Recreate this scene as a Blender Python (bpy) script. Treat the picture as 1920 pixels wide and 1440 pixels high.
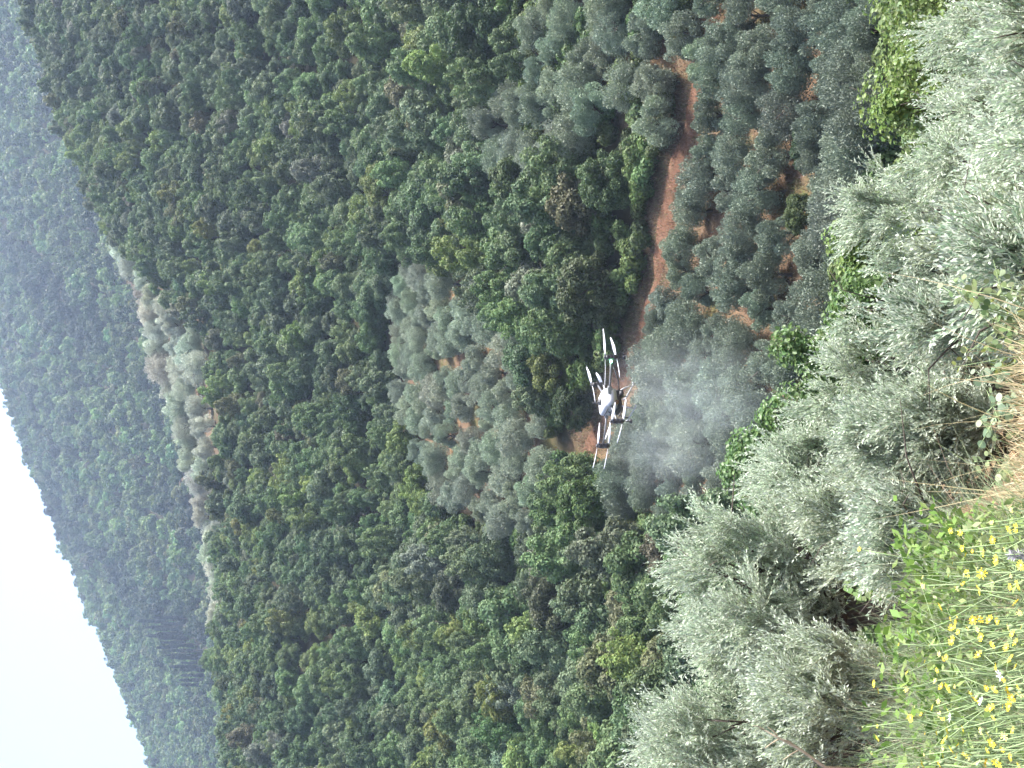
import bpy, math, random
import numpy as np
from mathutils import Matrix, Vector

SC = bpy.context.scene
COL = SC.collection
for o in list(bpy.data.objects):
    bpy.data.objects.remove(o)

# ------------------------------------------------------------------ camera, sky, sun, exposure
F = 2100.0                      # focal length in pixels of the 1920x1440 photograph
cam_data = bpy.data.cameras.new('camera')
cam_data.sensor_fit = 'HORIZONTAL'
cam_data.sensor_width = 36.0
cam_data.lens = 36.0 * F / 1920.0
cam_data.clip_start = 0.05
cam_data.clip_end = 6000.0
cam = bpy.data.objects.new('camera', cam_data)
COL.objects.link(cam)
# the phone was held on its side: the picture's left is the world's up
cam.matrix_world = Matrix(((0, 1, 0, 0), (0, 0, -1, 0), (-1, 0, 0, 0), (0, 0, 0, 1)))
SC.camera = cam

SUN_DIR = Vector((0.42, 0.12, 0.86)).normalized()
SUN_EL = math.asin(SUN_DIR.z)
SUN_AZ = math.atan2(SUN_DIR.x, SUN_DIR.y)
world = bpy.data.worlds.new('World')
SC.world = world
world.use_nodes = True
wn = world.node_tree
bg = wn.nodes['Background']
sky = wn.nodes.new('ShaderNodeTexSky')
sky.sky_type = 'NISHITA'
sky.sun_disc = False
sky.sun_elevation = SUN_EL
sky.sun_rotation = SUN_AZ
sky.altitude = 200
sky.air_density = 0.7
sky.dust_density = 6.0
sky.ozone_density = 3.0
wn.links.new(sky.outputs[0], bg.inputs[0])
bg.inputs[1].default_value = 0.15

sun_d = bpy.data.lights.new('sun', 'SUN')
sun_d.energy = 3.5
sun_d.angle = math.radians(9.0)
sun_d.color = (1.0, 0.97, 0.93)
sun = bpy.data.objects.new('sun', sun_d)
COL.objects.link(sun)
sun.rotation_euler = SUN_DIR.to_track_quat('Z', 'Y').to_euler()

SC.view_settings.view_transform = 'Standard'
SC.view_settings.look = 'None'
SC.view_settings.use_curve_mapping = False
SC.view_settings.gamma = 1.0
SC.view_settings.exposure = 1.90

HAZE_DENSITY = 0.00017
SC.cycles.max_bounces = 8
SC.cycles.diffuse_bounces = 5
SC.cycles.glossy_bounces = 2
SC.cycles.transmission_bounces = 5
SC.cycles.transparent_max_bounces = 4
SC.cycles.volume_bounces = 5
SC.cycles.volume_step_rate = 0.4
SC.cycles.caustics_reflective = False
SC.cycles.caustics_refractive = False

rng = np.random.default_rng(7)
random.seed(7)

# ------------------------------------------------------------------ helpers
def tag(o, label=None, cat=None, group=None, kind=None):
    if label: o['label'] = label
    if cat: o['category'] = cat
    if group: o['group'] = group
    if kind: o['kind'] = kind
    return o

def np_mesh(name, V, Fq, mats, smooth=False, fattr=None, vattr=None):
    """mesh from arrays; Fq (n,3) or (n,4) or a list of such arrays; fattr / vattr: {name: array}"""
    me = bpy.data.meshes.new(name)
    V = np.asarray(V, np.float32)
    fl = Fq if isinstance(Fq, list) else [Fq]
    fl = [np.asarray(f, np.int32) for f in fl if len(f)]
    loops = np.concatenate([f.ravel() for f in fl])
    tot = np.concatenate([np.full(len(f), f.shape[1], np.int32) for f in fl])
    start = np.concatenate([[0], np.cumsum(tot)[:-1]]).astype(np.int32)
    me.vertices.add(len(V)); me.vertices.foreach_set('co', V.ravel())
    me.loops.add(len(loops)); me.loops.foreach_set('vertex_index', loops)
    me.polygons.add(len(tot)); me.polygons.foreach_set('loop_start', start)
    me.update(calc_edges=True)
    for dom, dct in (('FACE', fattr), ('POINT', vattr)):
        for k, a in (dct or {}).items():
            a = np.asarray(a, np.float32)
            if a.ndim == 1:
                at = me.attributes.new(k, 'FLOAT', dom); at.data.foreach_set('value', a)
            else:
                at = me.attributes.new(k, 'FLOAT_VECTOR', dom); at.data.foreach_set('vector', a.ravel())
    for m in (mats if isinstance(mats, (list, tuple)) else [mats]):
        me.materials.append(m)
    if smooth:
        me.polygons.foreach_set('use_smooth', np.ones(len(tot), bool))
    me.update()
    return me

def link(name, me, parent=None, loc=None, rot=None, scale=None):
    o = bpy.data.objects.new(name, me)
    COL.objects.link(o)
    if parent is not None: o.parent = parent
    if loc is not None: o.location = loc
    if rot is not None: o.rotation_euler = rot
    if scale is not None: o.scale = scale if hasattr(scale, '__len__') else (scale,) * 3
    return o

def empty(name, loc, rot=(0, 0, 0)):
    o = bpy.data.objects.new(name, None)
    o.empty_display_size = 0.3
    COL.objects.link(o)
    o.location = loc; o.rotation_euler = rot
    return o

def unit(v):
    return v / np.maximum(np.linalg.norm(v, axis=-1, keepdims=True), 1e-9)

class MB:
    """collects tubes, boxes and lathes in one mesh"""
    def __init__(self): self.V, self.Q, self.T, self.n = [], [], [], 0
    def add(self, V, Q=(), T=()):
        V = np.asarray(V, float)
        self.V.append(V)
        if len(Q): self.Q.append(np.asarray(Q, int) + self.n)
        if len(T): self.T.append(np.asarray(T, int) + self.n)
        self.n += len(V)
    def tube(self, pts, radii, k=8, cap=True):
        pts = np.asarray(pts, float); radii = np.broadcast_to(np.asarray(radii, float), (len(pts),))
        tan = unit(np.gradient(pts, axis=0))
        up = np.array([0, 0, 1.0]) if abs(tan[0][2]) < 0.9 else np.array([1.0, 0, 0])
        a = np.linspace(0, 2 * np.pi, k, endpoint=False)
        rings = []
        x = unit(np.cross(up, tan[0]))
        for p, t, r in zip(pts, tan, radii):
            x = unit(x - t * np.dot(x, t)); y = np.cross(t, x)
            rings.append(p + r * (np.cos(a)[:, None] * x + np.sin(a)[:, None] * y))
        V = np.concatenate(rings); n = len(pts)
        i = np.arange(k); j = (i + 1) % k
        Q = np.concatenate([np.stack([r * k + i, r * k + j, (r + 1) * k + j, (r + 1) * k + i], 1) for r in range(n - 1)])
        T = []
        if cap:
            V = np.vstack([V, pts[0], pts[-1]]); c0, c1 = n * k, n * k + 1
            T = np.concatenate([np.stack([j, i, np.full(k, c0)], 1), np.stack([(n - 1) * k + i, (n - 1) * k + j, np.full(k, c1)], 1)])
        self.add(V, Q, T)
    def box(self, c, s, M=None, taper=1.0):
        c = np.array(c, float); s = np.array(s, float) / 2
        V = np.array([[x, y, z] for z in (-1, 1) for y in (-1, 1) for x in (-1, 1)], float) * s
        V[4:, :2] *= taper
        if M is not None: V = V @ np.array(M).T
        self.add(V + c, [[0, 2, 3, 1], [4, 5, 7, 6], [0, 1, 5, 4], [2, 6, 7, 3], [0, 4, 6, 2], [1, 3, 7, 5]])
    def mesh(self, name, mat, smooth=False):
        fl = []
        if self.Q: fl.append(np.concatenate(self.Q))
        if self.T: fl.append(np.concatenate(self.T))
        return np_mesh(name, np.concatenate(self.V), fl, mat, smooth)

def bevel(o, w, seg=2):
    m = o.modifiers.new('bevel', 'BEVEL'); m.width = w; m.segments = seg; m.limit_method = 'ANGLE'
    return o

def noise3(p, seed=0, octs=3, freq=1.0):
    """cheap smooth pseudo noise on arrays of points, about -1..1"""
    r = np.random.default_rng(seed); out = 0; amp = 1; tot = 0
    for _ in range(octs):
        acc = 0
        for _ in range(4):
            k = r.normal(size=p.shape[-1]); k *= freq * r.uniform(.6, 1.4) / np.linalg.norm(k)
            acc = acc + np.sin(p @ k * 2 * np.pi + r.uniform(0, 6.28))
        out = out + amp * acc / 2.2; tot += amp; amp *= .5; freq *= 2.1
    return np.clip(out / tot, -1.3, 1.3)

# ------------------------------------------------------------------ materials
def new_mat(name):
    m = bpy.data.materials.new(name); m.use_nodes = True
    nt = m.node_tree
    for n in list(nt.nodes): nt.nodes.remove(n)
    out = nt.nodes.new('ShaderNodeOutputMaterial')
    return m, nt, out

def N(nt, t, **kw):
    n = nt.nodes.new(t)
    for k, v in kw.items():
        if k.startswith('i_'):
            key = k[2:]
            n.inputs[int(key) if key.isdigit() else key].default_value = v
        else: setattr(n, k, v)
    return n

def leaf_material(name, color, tinted=True, under=None, trans=0.25, spec=0.2, rough=0.55, var=(0.65, 1.35), hue=0.0):
    m, nt, out = new_mat(name)
    L = nt.links.new
    at = N(nt, 'ShaderNodeAttribute', attribute_name='leafvar')
    mr = N(nt, 'ShaderNodeMapRange', i_3=var[0], i_4=var[1])
    L(at.outputs['Fac'], mr.inputs[0])
    if tinted:
        t = N(nt, 'ShaderNodeAttribute', attribute_name='tint', attribute_type='INSTANCER')
        base = t.outputs['Vector']
    else:
        c = N(nt, 'ShaderNodeRGB'); c.outputs[0].default_value = (*color, 1); base = c.outputs[0]
    if under is not None:
        geo = N(nt, 'ShaderNodeNewGeometry')
        mu = N(nt, 'ShaderNodeMix', data_type='RGBA')
        L(geo.outputs['Backfacing'], mu.inputs['Factor']); L(base, mu.inputs['A']); mu.inputs['B'].default_value = (*under, 1)
        base = mu.outputs['Result']
    sc = N(nt, 'ShaderNodeVectorMath', operation='SCALE')
    L(base, sc.inputs[0]); L(mr.outputs[0], sc.inputs['Scale'])
    col = sc.outputs[0]
    if hue:
        hs = N(nt, 'ShaderNodeHueSaturation')
        w = N(nt, 'ShaderNodeTexWhiteNoise', noise_dimensions='1D'); L(at.outputs['Fac'], w.inputs['W'])
        mh = N(nt, 'ShaderNodeMapRange', i_3=0.5 - hue, i_4=0.5 + hue); L(w.outputs['Value'], mh.inputs[0])
        L(mh.outputs[0], hs.inputs['Hue']); L(col, hs.inputs['Color']); col = hs.outputs[0]
    p = N(nt, 'ShaderNodeBsdfPrincipled'); p.inputs['Roughness'].default_value = rough
    p.inputs['Specular IOR Level'].default_value = spec
    L(col, p.inputs['Base Color'])
    tr = N(nt, 'ShaderNodeBsdfTranslucent'); L(col, tr.inputs[0])
    mx = N(nt, 'ShaderNodeMixShader', i_0=trans); L(p.outputs[0], mx.inputs[1]); L(tr.outputs[0], mx.inputs[2])
    L(mx.outputs[0], out.inputs[0])
    return m

def simple_mat(name, color, rough=0.5, metal=0.0, spec=0.5, noise=0.15, nscale=8.0, emit=None):
    m, nt, out = new_mat(name); L = nt.links.new
    p = N(nt, 'ShaderNodeBsdfPrincipled'); p.inputs['Roughness'].default_value = rough
    p.inputs['Metallic'].default_value = metal; p.inputs['Specular IOR Level'].default_value = spec
    tc = N(nt, 'ShaderNodeTexCoord'); nz = N(nt, 'ShaderNodeTexNoise', i_Scale=nscale, i_Detail=4.0)
    L(tc.outputs['Object'], nz.inputs['Vector'])
    mr = N(nt, 'ShaderNodeMapRange', i_3=1 - noise, i_4=1 + noise); L(nz.outputs['Fac'], mr.inputs[0])
    c = N(nt, 'ShaderNodeVectorMath', operation='SCALE'); c.inputs[0].default_value = color; L(mr.outputs[0], c.inputs['Scale'])
    L(c.outputs[0], p.inputs['Base Color'])
    if emit:
        p.inputs['Emission Color'].default_value = (*emit[0], 1); p.inputs['Emission Strength'].default_value = emit[1]
    L(p.outputs[0], out.inputs[0])
    return m

M_BROAD = leaf_material('broad_foliage', None, trans=0.30, hue=0.02)
M_OLIVE = leaf_material('olive_foliage', None, trans=0.15, spec=0.35, rough=0.5)
M_OLEAF = leaf_material('olive_leaf', (0.25, 0.285, 0.20), tinted=True, under=(0.42, 0.47, 0.37), trans=0.28, spec=0.15, rough=0.55, var=(0.72, 1.28))
M_GLEAF = leaf_material('fresh_leaf', None, trans=0.4, spec=0.35, rough=0.45, hue=0.02)
M_BARK = simple_mat('bark', (0.085, 0.070, 0.058), rough=0.9, spec=0.1, noise=0.5, nscale=14)
M_PALEBARK = simple_mat('pale_bark', (0.30, 0.25, 0.19), rough=0.9, spec=0.1, noise=0.35, nscale=20)
M_TWIG = simple_mat('olive_twig', (0.24, 0.25, 0.17), rough=0.8, spec=0.1, noise=0.3, nscale=20)
M_WOOD_DRY = simple_mat('dry_twig', (0.46, 0.38, 0.27), rough=0.85, spec=0.1, noise=0.3, nscale=20)
# grass blades carry their own colour
def blade_material(name, trans=0.3, spec=0.25):
    m, nt, out = new_mat(name); L = nt.links.new
    a = N(nt, 'ShaderNodeAttribute', attribute_name='bladecol')
    p = N(nt, 'ShaderNodeBsdfPrincipled'); p.inputs['Roughness'].default_value = .55; p.inputs['Specular IOR Level'].default_value = spec
    tr = N(nt, 'ShaderNodeBsdfTranslucent'); mx = N(nt, 'ShaderNodeMixShader', i_0=trans)
    L(a.outputs['Vector'], p.inputs['Base Color']); L(a.outputs['Vector'], tr.inputs[0])
    L(p.outputs[0], mx.inputs[1]); L(tr.outputs[0], mx.inputs[2]); L(mx.outputs[0], out.inputs[0])
    return m
M_BLADE = blade_material('dry_blade')

# ------------------------------------------------------------------ the lie of the land
def at(x, y, d):
    """a point at distance d (m) seen at pixel (x, y) of the 1920x1440 photograph"""
    return np.array([(720 - y) / F * d, d, (960 - x) / F * d])

S_K = np.array([-0.9, -0.343, -0.238, -0.15, -0.038, 0.057, 0.129, 0.20, 0.271, 0.343, 0.5, 0.9])
def sk(s, v): return np.interp(S_K, s, v)
D_PATH = sk([-.343, -.15, -.057, .057, .152, .295, .5], [134, 130, 127, 113, 105, 97, 92])
E_PATH = sk([-.343, -.15, -.057, .057, .152, .295, .5], [-.088, -.078, -.071, -.119, -.138, -.176, -.205])
Z75 = sk([-.343, 0, .343], [-21.0, -22.0, -24.0])
E190 = sk([-.343, 0, .2, .343], [.070, .092, .105, .115])
D_R = sk([-.343, .343], [305, 345])
E_R = sk([-.9, -.343, -.238, -.15, -.038, .057, .129, .20, .271, .343, .5, .9], [.16, .236, .243, .255, .283, .311, .343, .382, .402, .425, .46, .50])
E_FAR = sk([-.9, -.343, -.29, -.229, -.157, -.086, -.012, .343, .9], [.13, .325, .347, .372, .402, .436, .461, .56, .63])
dgrid = np.geomspace(20, 1600, 900)
ZT = []
for i in range(len(S_K)):
    dr = D_R[i]; zr = E_R[i] * dr
    kd = [20, 55, 76, D_PATH[i], D_PATH[i] + 12, 190, dr - 60, dr, dr + 45, dr + 130, 500, 1000, 1100, 1600]
    z190 = E190[i] * 190
    zk = [-11, -21.5, Z75[i], E_PATH[i] * D_PATH[i], E_PATH[i] * D_PATH[i] + 6, z190, z190 + (zr - z190) * .62 + 3, zr, zr + 6, zr - 10,
          max(zr - 14, 20), E_FAR[i] * 1000 - 8, E_FAR[i] * 1000 - 4, E_FAR[i] * 1000 - 120]
    z = np.interp(dgrid, kd, zk)
    for _ in range(3):
        w = 11; zp = np.pad(z, w // 2, mode='edge'); z = np.convolve(zp, np.ones(w) / w, 'valid')
    ZT.append(z)
s_f = np.linspace(-0.95, 0.95, 191)
ZT = np.array(ZT)
ZF = np.stack([np.interp(s_f, S_K, ZT[:, j]) for j in range(len(dgrid))], 1)
for _ in range(2):
    Zp = np.pad(ZF, ((4, 4), (0, 0)), mode='edge'); ZF = sum(Zp[k:k + len(s_f)] for k in range(9)) / 9
LG0, LG1 = math.log(20), math.log(1600)
NEAR_Y = [-60, -6, 0, 2.5, 5, 10, 15, 20, 30, 45, 60]
NEAR_Z = [3.0, -1.45, -1.62, -1.74, -2.15, -4.0, -5.9, -7.9, -12.0, -17.5, -21.5]

def smooth01(a, b, x):
    t = np.clip((x - a) / (b - a), 0, 1); return t * t * (3 - 2 * t)

def ground(X, Y):
    X = np.asarray(X, float); Y = np.asarray(Y, float)
    Yc = np.clip(Y, 20, 1599)
    s = np.clip(X / Yc, -0.949, 0.949)
    fi = (s + 0.95) / 1.9 * 190; i = np.clip(fi.astype(int), 0, 189); fs = fi - i
    fj = (np.log(Yc) - LG0) / (LG1 - LG0) * 899; j = np.clip(fj.astype(int), 0, 898); fd = fj - j
    zf = (ZF[i, j] * (1 - fs) + ZF[i + 1, j] * fs) * (1 - fd) + (ZF[i, j + 1] * (1 - fs) + ZF[i + 1, j + 1] * fs) * fd
    zn = np.interp(Y, NEAR_Y, NEAR_Z) - 0.22 * np.clip(X, -0.8, 22) * smooth01(3, 13, Y)
    zn = zn - 1.5 * smooth01(.15, 2.2, X) * smooth01(1.5, 7, Y)
    zn = zn - 1.5 * smooth01(-1.7, -.2, X) * smooth01(4.2, 7.5, Y)
    w = smooth01(32, 62, Y)
    z = zn * (1 - w) + zf * w
    p = np.stack([X, Y], -1)
    z = z + noise3(p / 9.0, 3, 2) * 0.35 * smooth01(15, 60, Y) + noise3(p / 55.0, 5, 2) * 2.0 * smooth01(130, 260, Y) + noise3(p / 1.7, 9, 2) * 0.035
    return z

def hit(x, y, d0=28.0, d1=1090.0):
    """where the sight line through a pixel meets the ground"""
    d = np.geomspace(d0, d1, 3000)
    gz = ground((720 - y) / F * d, d)
    rz = (960 - x) / F * d
    k = np.nonzero(gz >= rz)[0]
    if not len(k): return None
    dd = d[k[0]]
    X = (720 - y) / F * dd
    return np.array([X, dd, float(ground(X, dd))])

def pix(P):
    P = np.asarray(P, float)
    return 960 - P[..., 2] / P[..., 1] * F, 720 - P[..., 0] / P[..., 1] * F

def inside(poly, x, y):
    x = np.asarray(x); y = np.asarray(y); c = np.zeros(x.shape, bool); n = len(poly)
    for a in range(n):
        x0, y0 = poly[a]; x1, y1 = poly[(a + 1) % n]
        k = ((y0 > y) != (y1 > y)) & (x < (x1 - x0) * (y - y0) / (y1 - y0 + 1e-9) + x0)
        c ^= k
    return c

# one ground sheet: rows across, widening with distance
rows = np.concatenate([np.arange(-30, 8, .35), np.arange(8, 60, .6), np.geomspace(60, 1600, 330)])
cols = np.linspace(-1, 1, 201)
W = np.maximum(42, .93 * np.maximum(rows, 0))
GX = W[:, None] * cols[None] * (0.35 + 0.65 * np.abs(cols[None]) ** 1.0)
GX = W[:, None] * (np.sign(cols) * (0.45 * np.abs(cols) + 0.55 * np.abs(cols) ** 2.2))[None]
GY = np.repeat(rows[:, None], len(cols), 1)
GZ = ground(GX, GY)
nr, nc = GX.shape
ii = (np.arange(nr - 1)[:, None] * nc + np.arange(nc - 1)[None]).ravel()
Fq = np.stack([ii, ii + 1, ii + nc + 1, ii + nc], 1)

gm, nt, out = new_mat('ground_soil'); L = nt.links.new
tc = N(nt, 'ShaderNodeTexCoord')
n1 = N(nt, 'ShaderNodeTexNoise', i_Scale=0.16, i_Detail=6.0, i_Roughness=0.6); L(tc.outputs['Object'], n1.inputs['Vector'])
n2 = N(nt, 'ShaderNodeTexNoise', i_Scale=2.3, i_Detail=6.0, i_Roughness=0.7); L(tc.outputs['Object'], n2.inputs['Vector'])
r1 = N(nt, 'ShaderNodeValToRGB'); L(n1.outputs['Fac'], r1.inputs[0])
e = r1.color_ramp.elements
e[0].position = .34; e[0].color = (0.075, 0.07, 0.026, 1)
e[1].position = .70; e[1].color = (0.17, 0.115, 0.06, 1)
k = e.new(.48); k.color = (0.115, 0.075, 0.048, 1)
r2 = N(nt, 'ShaderNodeMapRange', i_1=.3, i_2=.7, i_3=.6, i_4=1.4); L(n2.outputs['Fac'], r2.inputs[0])
c1 = N(nt, 'ShaderNodeVectorMath', operation='SCALE'); L(r1.outputs[0], c1.inputs[0]); L(r2.outputs[0], c1.inputs['Scale'])
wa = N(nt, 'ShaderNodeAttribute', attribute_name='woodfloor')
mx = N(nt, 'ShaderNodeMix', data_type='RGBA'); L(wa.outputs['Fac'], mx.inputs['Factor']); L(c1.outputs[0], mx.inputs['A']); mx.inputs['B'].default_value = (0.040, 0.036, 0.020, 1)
p = N(nt, 'ShaderNodeBsdfPrincipled'); p.inputs['Roughness'].default_value = .95; p.inputs['Specular IOR Level'].default_value = .1
L(mx.outputs['Result'], p.inputs['Base Color'])
bp = N(nt, 'ShaderNodeBump', i_Strength=.6, i_Distance=.15); L(n2.outputs['Fac'], bp.inputs['Height']); L(bp.outputs[0], p.inputs['Normal'])
L(p.outputs[0], out.inputs[0])

UPPER_GROVE = [(748, 520), (800, 480), (860, 505), (930, 540), (965, 590), (1000, 640), (1010, 720), (1045, 830), (1050, 890), (1040, 960), (965, 1000), (885, 965), (825, 935), (790, 850), (765, 760), (735, 660), (735, 585)]
EDGE_OLIVES = [(975, -30), (985, 60), (1040, 120), (915, 190), (915, 270), (960, 310), (1040, 300), (1160, 260), (1250, 250), (1330, 160), (1345, -30)]
LOWER_GROVE = [(1350, -40), (1340, 150), (1300, 330), (1258, 480), (1228, 640), (1195, 760), (1160, 850), (1180, 950), (1260, 1000), (1330, 960), (1430, 850), (1590, 600), (1680, 250), (1690, -40)]
TRACK = [(1352, -60), (1335, 60), (1310, 150), (1287, 280), (1256, 380), (1240, 480), (1213, 600), (1192, 660), (1150, 750), (1120, 810), (1100, 870)]
RIDGE_OLIVES = [(225, 455), (265, 470), (330, 560), (405, 620), (425, 800), (425, 1000), (440, 1170), (380, 1150), (350, 1000), (300, 700), (240, 520)]

px_, py_ = pix(np.stack([GX, np.maximum(GY, 1), GZ], -1))
open_ = inside(UPPER_GROVE, px_, py_) | inside(LOWER_GROVE, px_, py_) | inside(EDGE_OLIVES, px_, py_) | inside(RIDGE_OLIVES, px_, py_)
trk = np.array(TRACK); dx = np.abs(px_ - np.interp(py_, trk[:, 1], trk[:, 0])) < 45
open_ |= dx & (py_ < 900)
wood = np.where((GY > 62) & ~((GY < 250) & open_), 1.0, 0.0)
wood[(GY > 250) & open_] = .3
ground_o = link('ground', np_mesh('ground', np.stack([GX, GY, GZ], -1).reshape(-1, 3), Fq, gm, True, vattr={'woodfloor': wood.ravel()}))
tag(ground_o, kind='structure')

# the red earth track between the dense trees and the lower grove, raised a little over the ground sheet
tm, nt, out = new_mat('red_earth'); L = nt.links.new
tc = N(nt, 'ShaderNodeTexCoord')
n1 = N(nt, 'ShaderNodeTexNoise', i_Scale=.55, i_Detail=9.0, i_Roughness=.7); L(tc.outputs['Object'], n1.inputs['Vector'])
r1 = N(nt, 'ShaderNodeValToRGB'); L(n1.outputs['Fac'], r1.inputs[0])
e = r1.color_ramp.elements; e[0].position = .33; e[0].color = (.060, .042, .024, 1); e[1].position = .68; e[1].color = (.14, .082, .052, 1); k_ = e.new(.46); k_.color = (.115, .058, .036, 1)
p = N(nt, 'ShaderNodeBsdfPrincipled'); p.inputs['Roughness'].default_value = .95; p.inputs['Specular IOR Level'].default_value = .1
L(r1.outputs[0], p.inputs['Base Color'])
bp = N(nt, 'ShaderNodeBump', i_Strength=.7, i_Distance=.1); L(n1.outputs['Fac'], bp.inputs['Height']); L(bp.outputs[0], p.inputs['Normal'])
L(p.outputs[0], out.inputs[0])
cen = []
for (x, y) in TRACK:
    h = hit(x, y, 70)
    if h is not None: cen.append(h[:2])
cen = np.array(cen)
cum = np.concatenate([[0], np.cumsum(np.linalg.norm(np.diff(cen, axis=0), axis=1))])
tt = np.linspace(0, cum[-1], 160)
cen = np.stack([np.interp(tt, cum, cen[:, k]) for k in (0, 1)], 1)
for _ in range(3):
    cp = np.pad(cen, ((6, 6), (0, 0)), mode='edge'); cen = sum(cp[k:k + 160] for k in range(13)) / 13
tn = unit(np.gradient(cen, axis=0)); nrm = np.stack([-tn[:, 1], tn[:, 0]], 1)
hw = 1.15 + 0.45 * noise3(tt[:, None] / 14, 2, 2)
wk = np.linspace(-1, 1, 9)
TX = cen[:, None, 0] + nrm[:, None, 0] * wk * hw[:, None]; TY = cen[:, None, 1] + nrm[:, None, 1] * wk * hw[:, None]
TZ = ground(TX, TY) + 0.22 - 0.3 * np.abs(wk) ** 6
ii = (np.arange(159)[:, None] * 9 + np.arange(8)[None]).ravel()
tag(link('dirt_track', np_mesh('dirt_track', np.stack([TX, TY, TZ], -1).reshape(-1, 3), np.stack([ii, ii + 1, ii + 10, ii + 9], 1), tm, True)), kind='structure')
TRACK_CEN = cen

# ------------------------------------------------------------------ foliage builders
def leaf_quads(P, nrm, size, aspect=1.5, along=None, r=rng):
    """diamond leaves at P facing nrm; long axis random or near 'along'"""
    n = len(P)
    a = unit(r.normal(size=(n, 3))) if along is None else unit(along)
    a = unit(a - nrm * np.sum(a * nrm, 1, keepdims=True)); b = np.cross(nrm, a)
    size = np.broadcast_to(size, (n,))[:, None]
    h = size * .5; w = h / aspect
    V = np.stack([P - a * h, P + b * w + a * h * .1, P + a * h, P - b * w + a * h * .1], 1).reshape(-1, 3)
    Q = np.arange(n * 4).reshape(-1, 4)
    return V, Q

def crown_mesh(name, seed, mat, R=3.0, H=7.0, base=0.4, nblob=22, nleaf=5200, leaf=.34, blob=(.28, .45), upright=0.0, aspect=1.4, tuft=False, profile=None):
    r = np.random.default_rng(seed)
    C, RR = [], []
    for k in range(nblob):
        for _ in range(40):
            q = r.uniform(-1, 1, 3)
            if np.linalg.norm(q) < 1 and np.linalg.norm(q) > .45: break
        if profile is not None:
            zz = r.uniform(0, 1); rad = profile(zz); a = r.uniform(0, 6.28)
            q = np.array([math.cos(a) * rad * .6, math.sin(a) * rad * .6, zz * 2 - 1])
        b = r.uniform(*blob)
        hh = (H - base) / 2
        C.append([q[0] * R * (1 - b * .7), q[1] * R * (1 - b * .7), base + hh + q[2] * hh * (1 - b * .7)]); RR.append(b * R)
    C = np.array(C); RR = np.array(RR)
    pr = RR ** 2 / np.sum(RR ** 2)
    k = r.choice(nblob, nleaf, p=pr)
    d = unit(r.normal(size=(nleaf, 3)) + [0, 0, .45])
    rad = np.where(r.random(nleaf) < .82, r.uniform(.82, 1.05, nleaf), r.uniform(.3, .8, nleaf))
    # knobbly blob surface
    rad = rad * (1 + .16 * noise3(d * 1.0 + C[k], seed + 1, 2, .9))
    stretch = np.array([1, 1, 1 + upright])
    P = C[k] + d * (rad * RR[k])[:, None] * stretch
    P[:, 2] = np.maximum(P[:, 2], .12)
    nrm = unit(d + r.normal(size=(nleaf, 3)) * .42 + [0, 0, .2])
    sz = leaf * r.uniform(.6, 1.3, nleaf)
    if tuft:
        along = unit(d + [0, 0, .8] + r.normal(size=(nleaf, 3)) * .35)
        nrm = unit(np.cross(along, r.normal(size=(nleaf, 3))) + d * .4)
        V, Q = leaf_quads(P, nrm, sz, aspect, along, r)
    else:
        V, Q = leaf_quads(P, nrm, sz, aspect, None, r)
    blobvar = r.normal(0, .16, nblob)[k]
    var = np.clip(.5 + blobvar + r.normal(0, .2, nleaf), 0, 1)
    return np_mesh(name, V, Q, mat, False, fattr={'leafvar': var})

def trunk_mesh(name, seed, H, r0, mat, lean=.1, nl=5, spread=.35):
    r = np.random.default_rng(seed); mb = MB()
    top = np.array([r.normal() * lean * H, r.normal() * lean * H, H * .55])
    ts = np.linspace(0, 1, 7)
    pts = ts[:, None] * top + np.stack([np.sin(ts * 5) * .03 * H, np.cos(ts * 4) * .03 * H - .03 * H, ts * 0], 1)
    pts[0] = [0, 0, -.35]
    mb.tube(pts, r0 * (1.25 - .75 * ts), 8)
    for k in range(nl):
        a = k / nl * 6.28 + r.uniform(-.5, .5); f = r.uniform(.35, .95)
        p0 = np.array([np.interp(f, ts, pts[:, j]) for j in range(3)])
        p2 = p0 + [math.cos(a) * spread * H, math.sin(a) * spread * H, H * r.uniform(.18, .4)]
        p1 = (p0 + p2) / 2 + [0, 0, .05 * H]
        mb.tube([p0, p1, p2], [r0 * .5, r0 * .33, r0 * .12], 6)
    return mb.mesh(name, mat, True)

BROAD = [crown_mesh('broad_crown', 100 + i, M_BROAD, R=[3.3, 3.3, 3.6, 3.0, 3.4, 2.8, 3.7, 3.3][i], H=[6.6, 7.4, 6.0, 8.6, 6.8, 9.4, 5.4, 7.2][i], nblob=[52, 60, 46, 76, 40, 58, 66, 34][i], nleaf=9500, leaf=[.30, .28, .32, .27, .30, .28, .26, .34][i], blob=[(.16, .28), (.13, .26), (.19, .34), (.12, .22), (.16, .31), (.14, .26), (.12, .24), (.22, .38)][i], upright=[0, .2, 0, .3, 0, .5, 0, .1][i]) for i in range(8)]
BROAD_TR = [trunk_mesh('broad_trunk', 200 + i, 6.5, .16, M_BARK) for i in range(3)]
BIGBROAD = [crown_mesh('big_broad_crown', 130 + i, M_BROAD, R=3.4, H=7.0, nblob=70, nleaf=17000, leaf=.24, blob=(.15, .27)) for i in range(3)]
OLIVE = [crown_mesh('olive_crown', 300 + i, M_OLIVE, R=[2.1, 2.3, 2.0, 2.2, 2.5][i], H=[4.0, 4.5, 3.6, 4.2, 3.8][i], base=.15, nblob=[44, 52, 38, 30, 60][i], nleaf=17000, leaf=.165, aspect=2.6, tuft=True, upright=.4, blob=(.14, .30)) for i in range(5)]
OLIVE_TR = [trunk_mesh('olive_trunk', 320 + i, 3.4, .14, M_BARK, lean=.12, nl=6) for i in range(3)]
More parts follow.
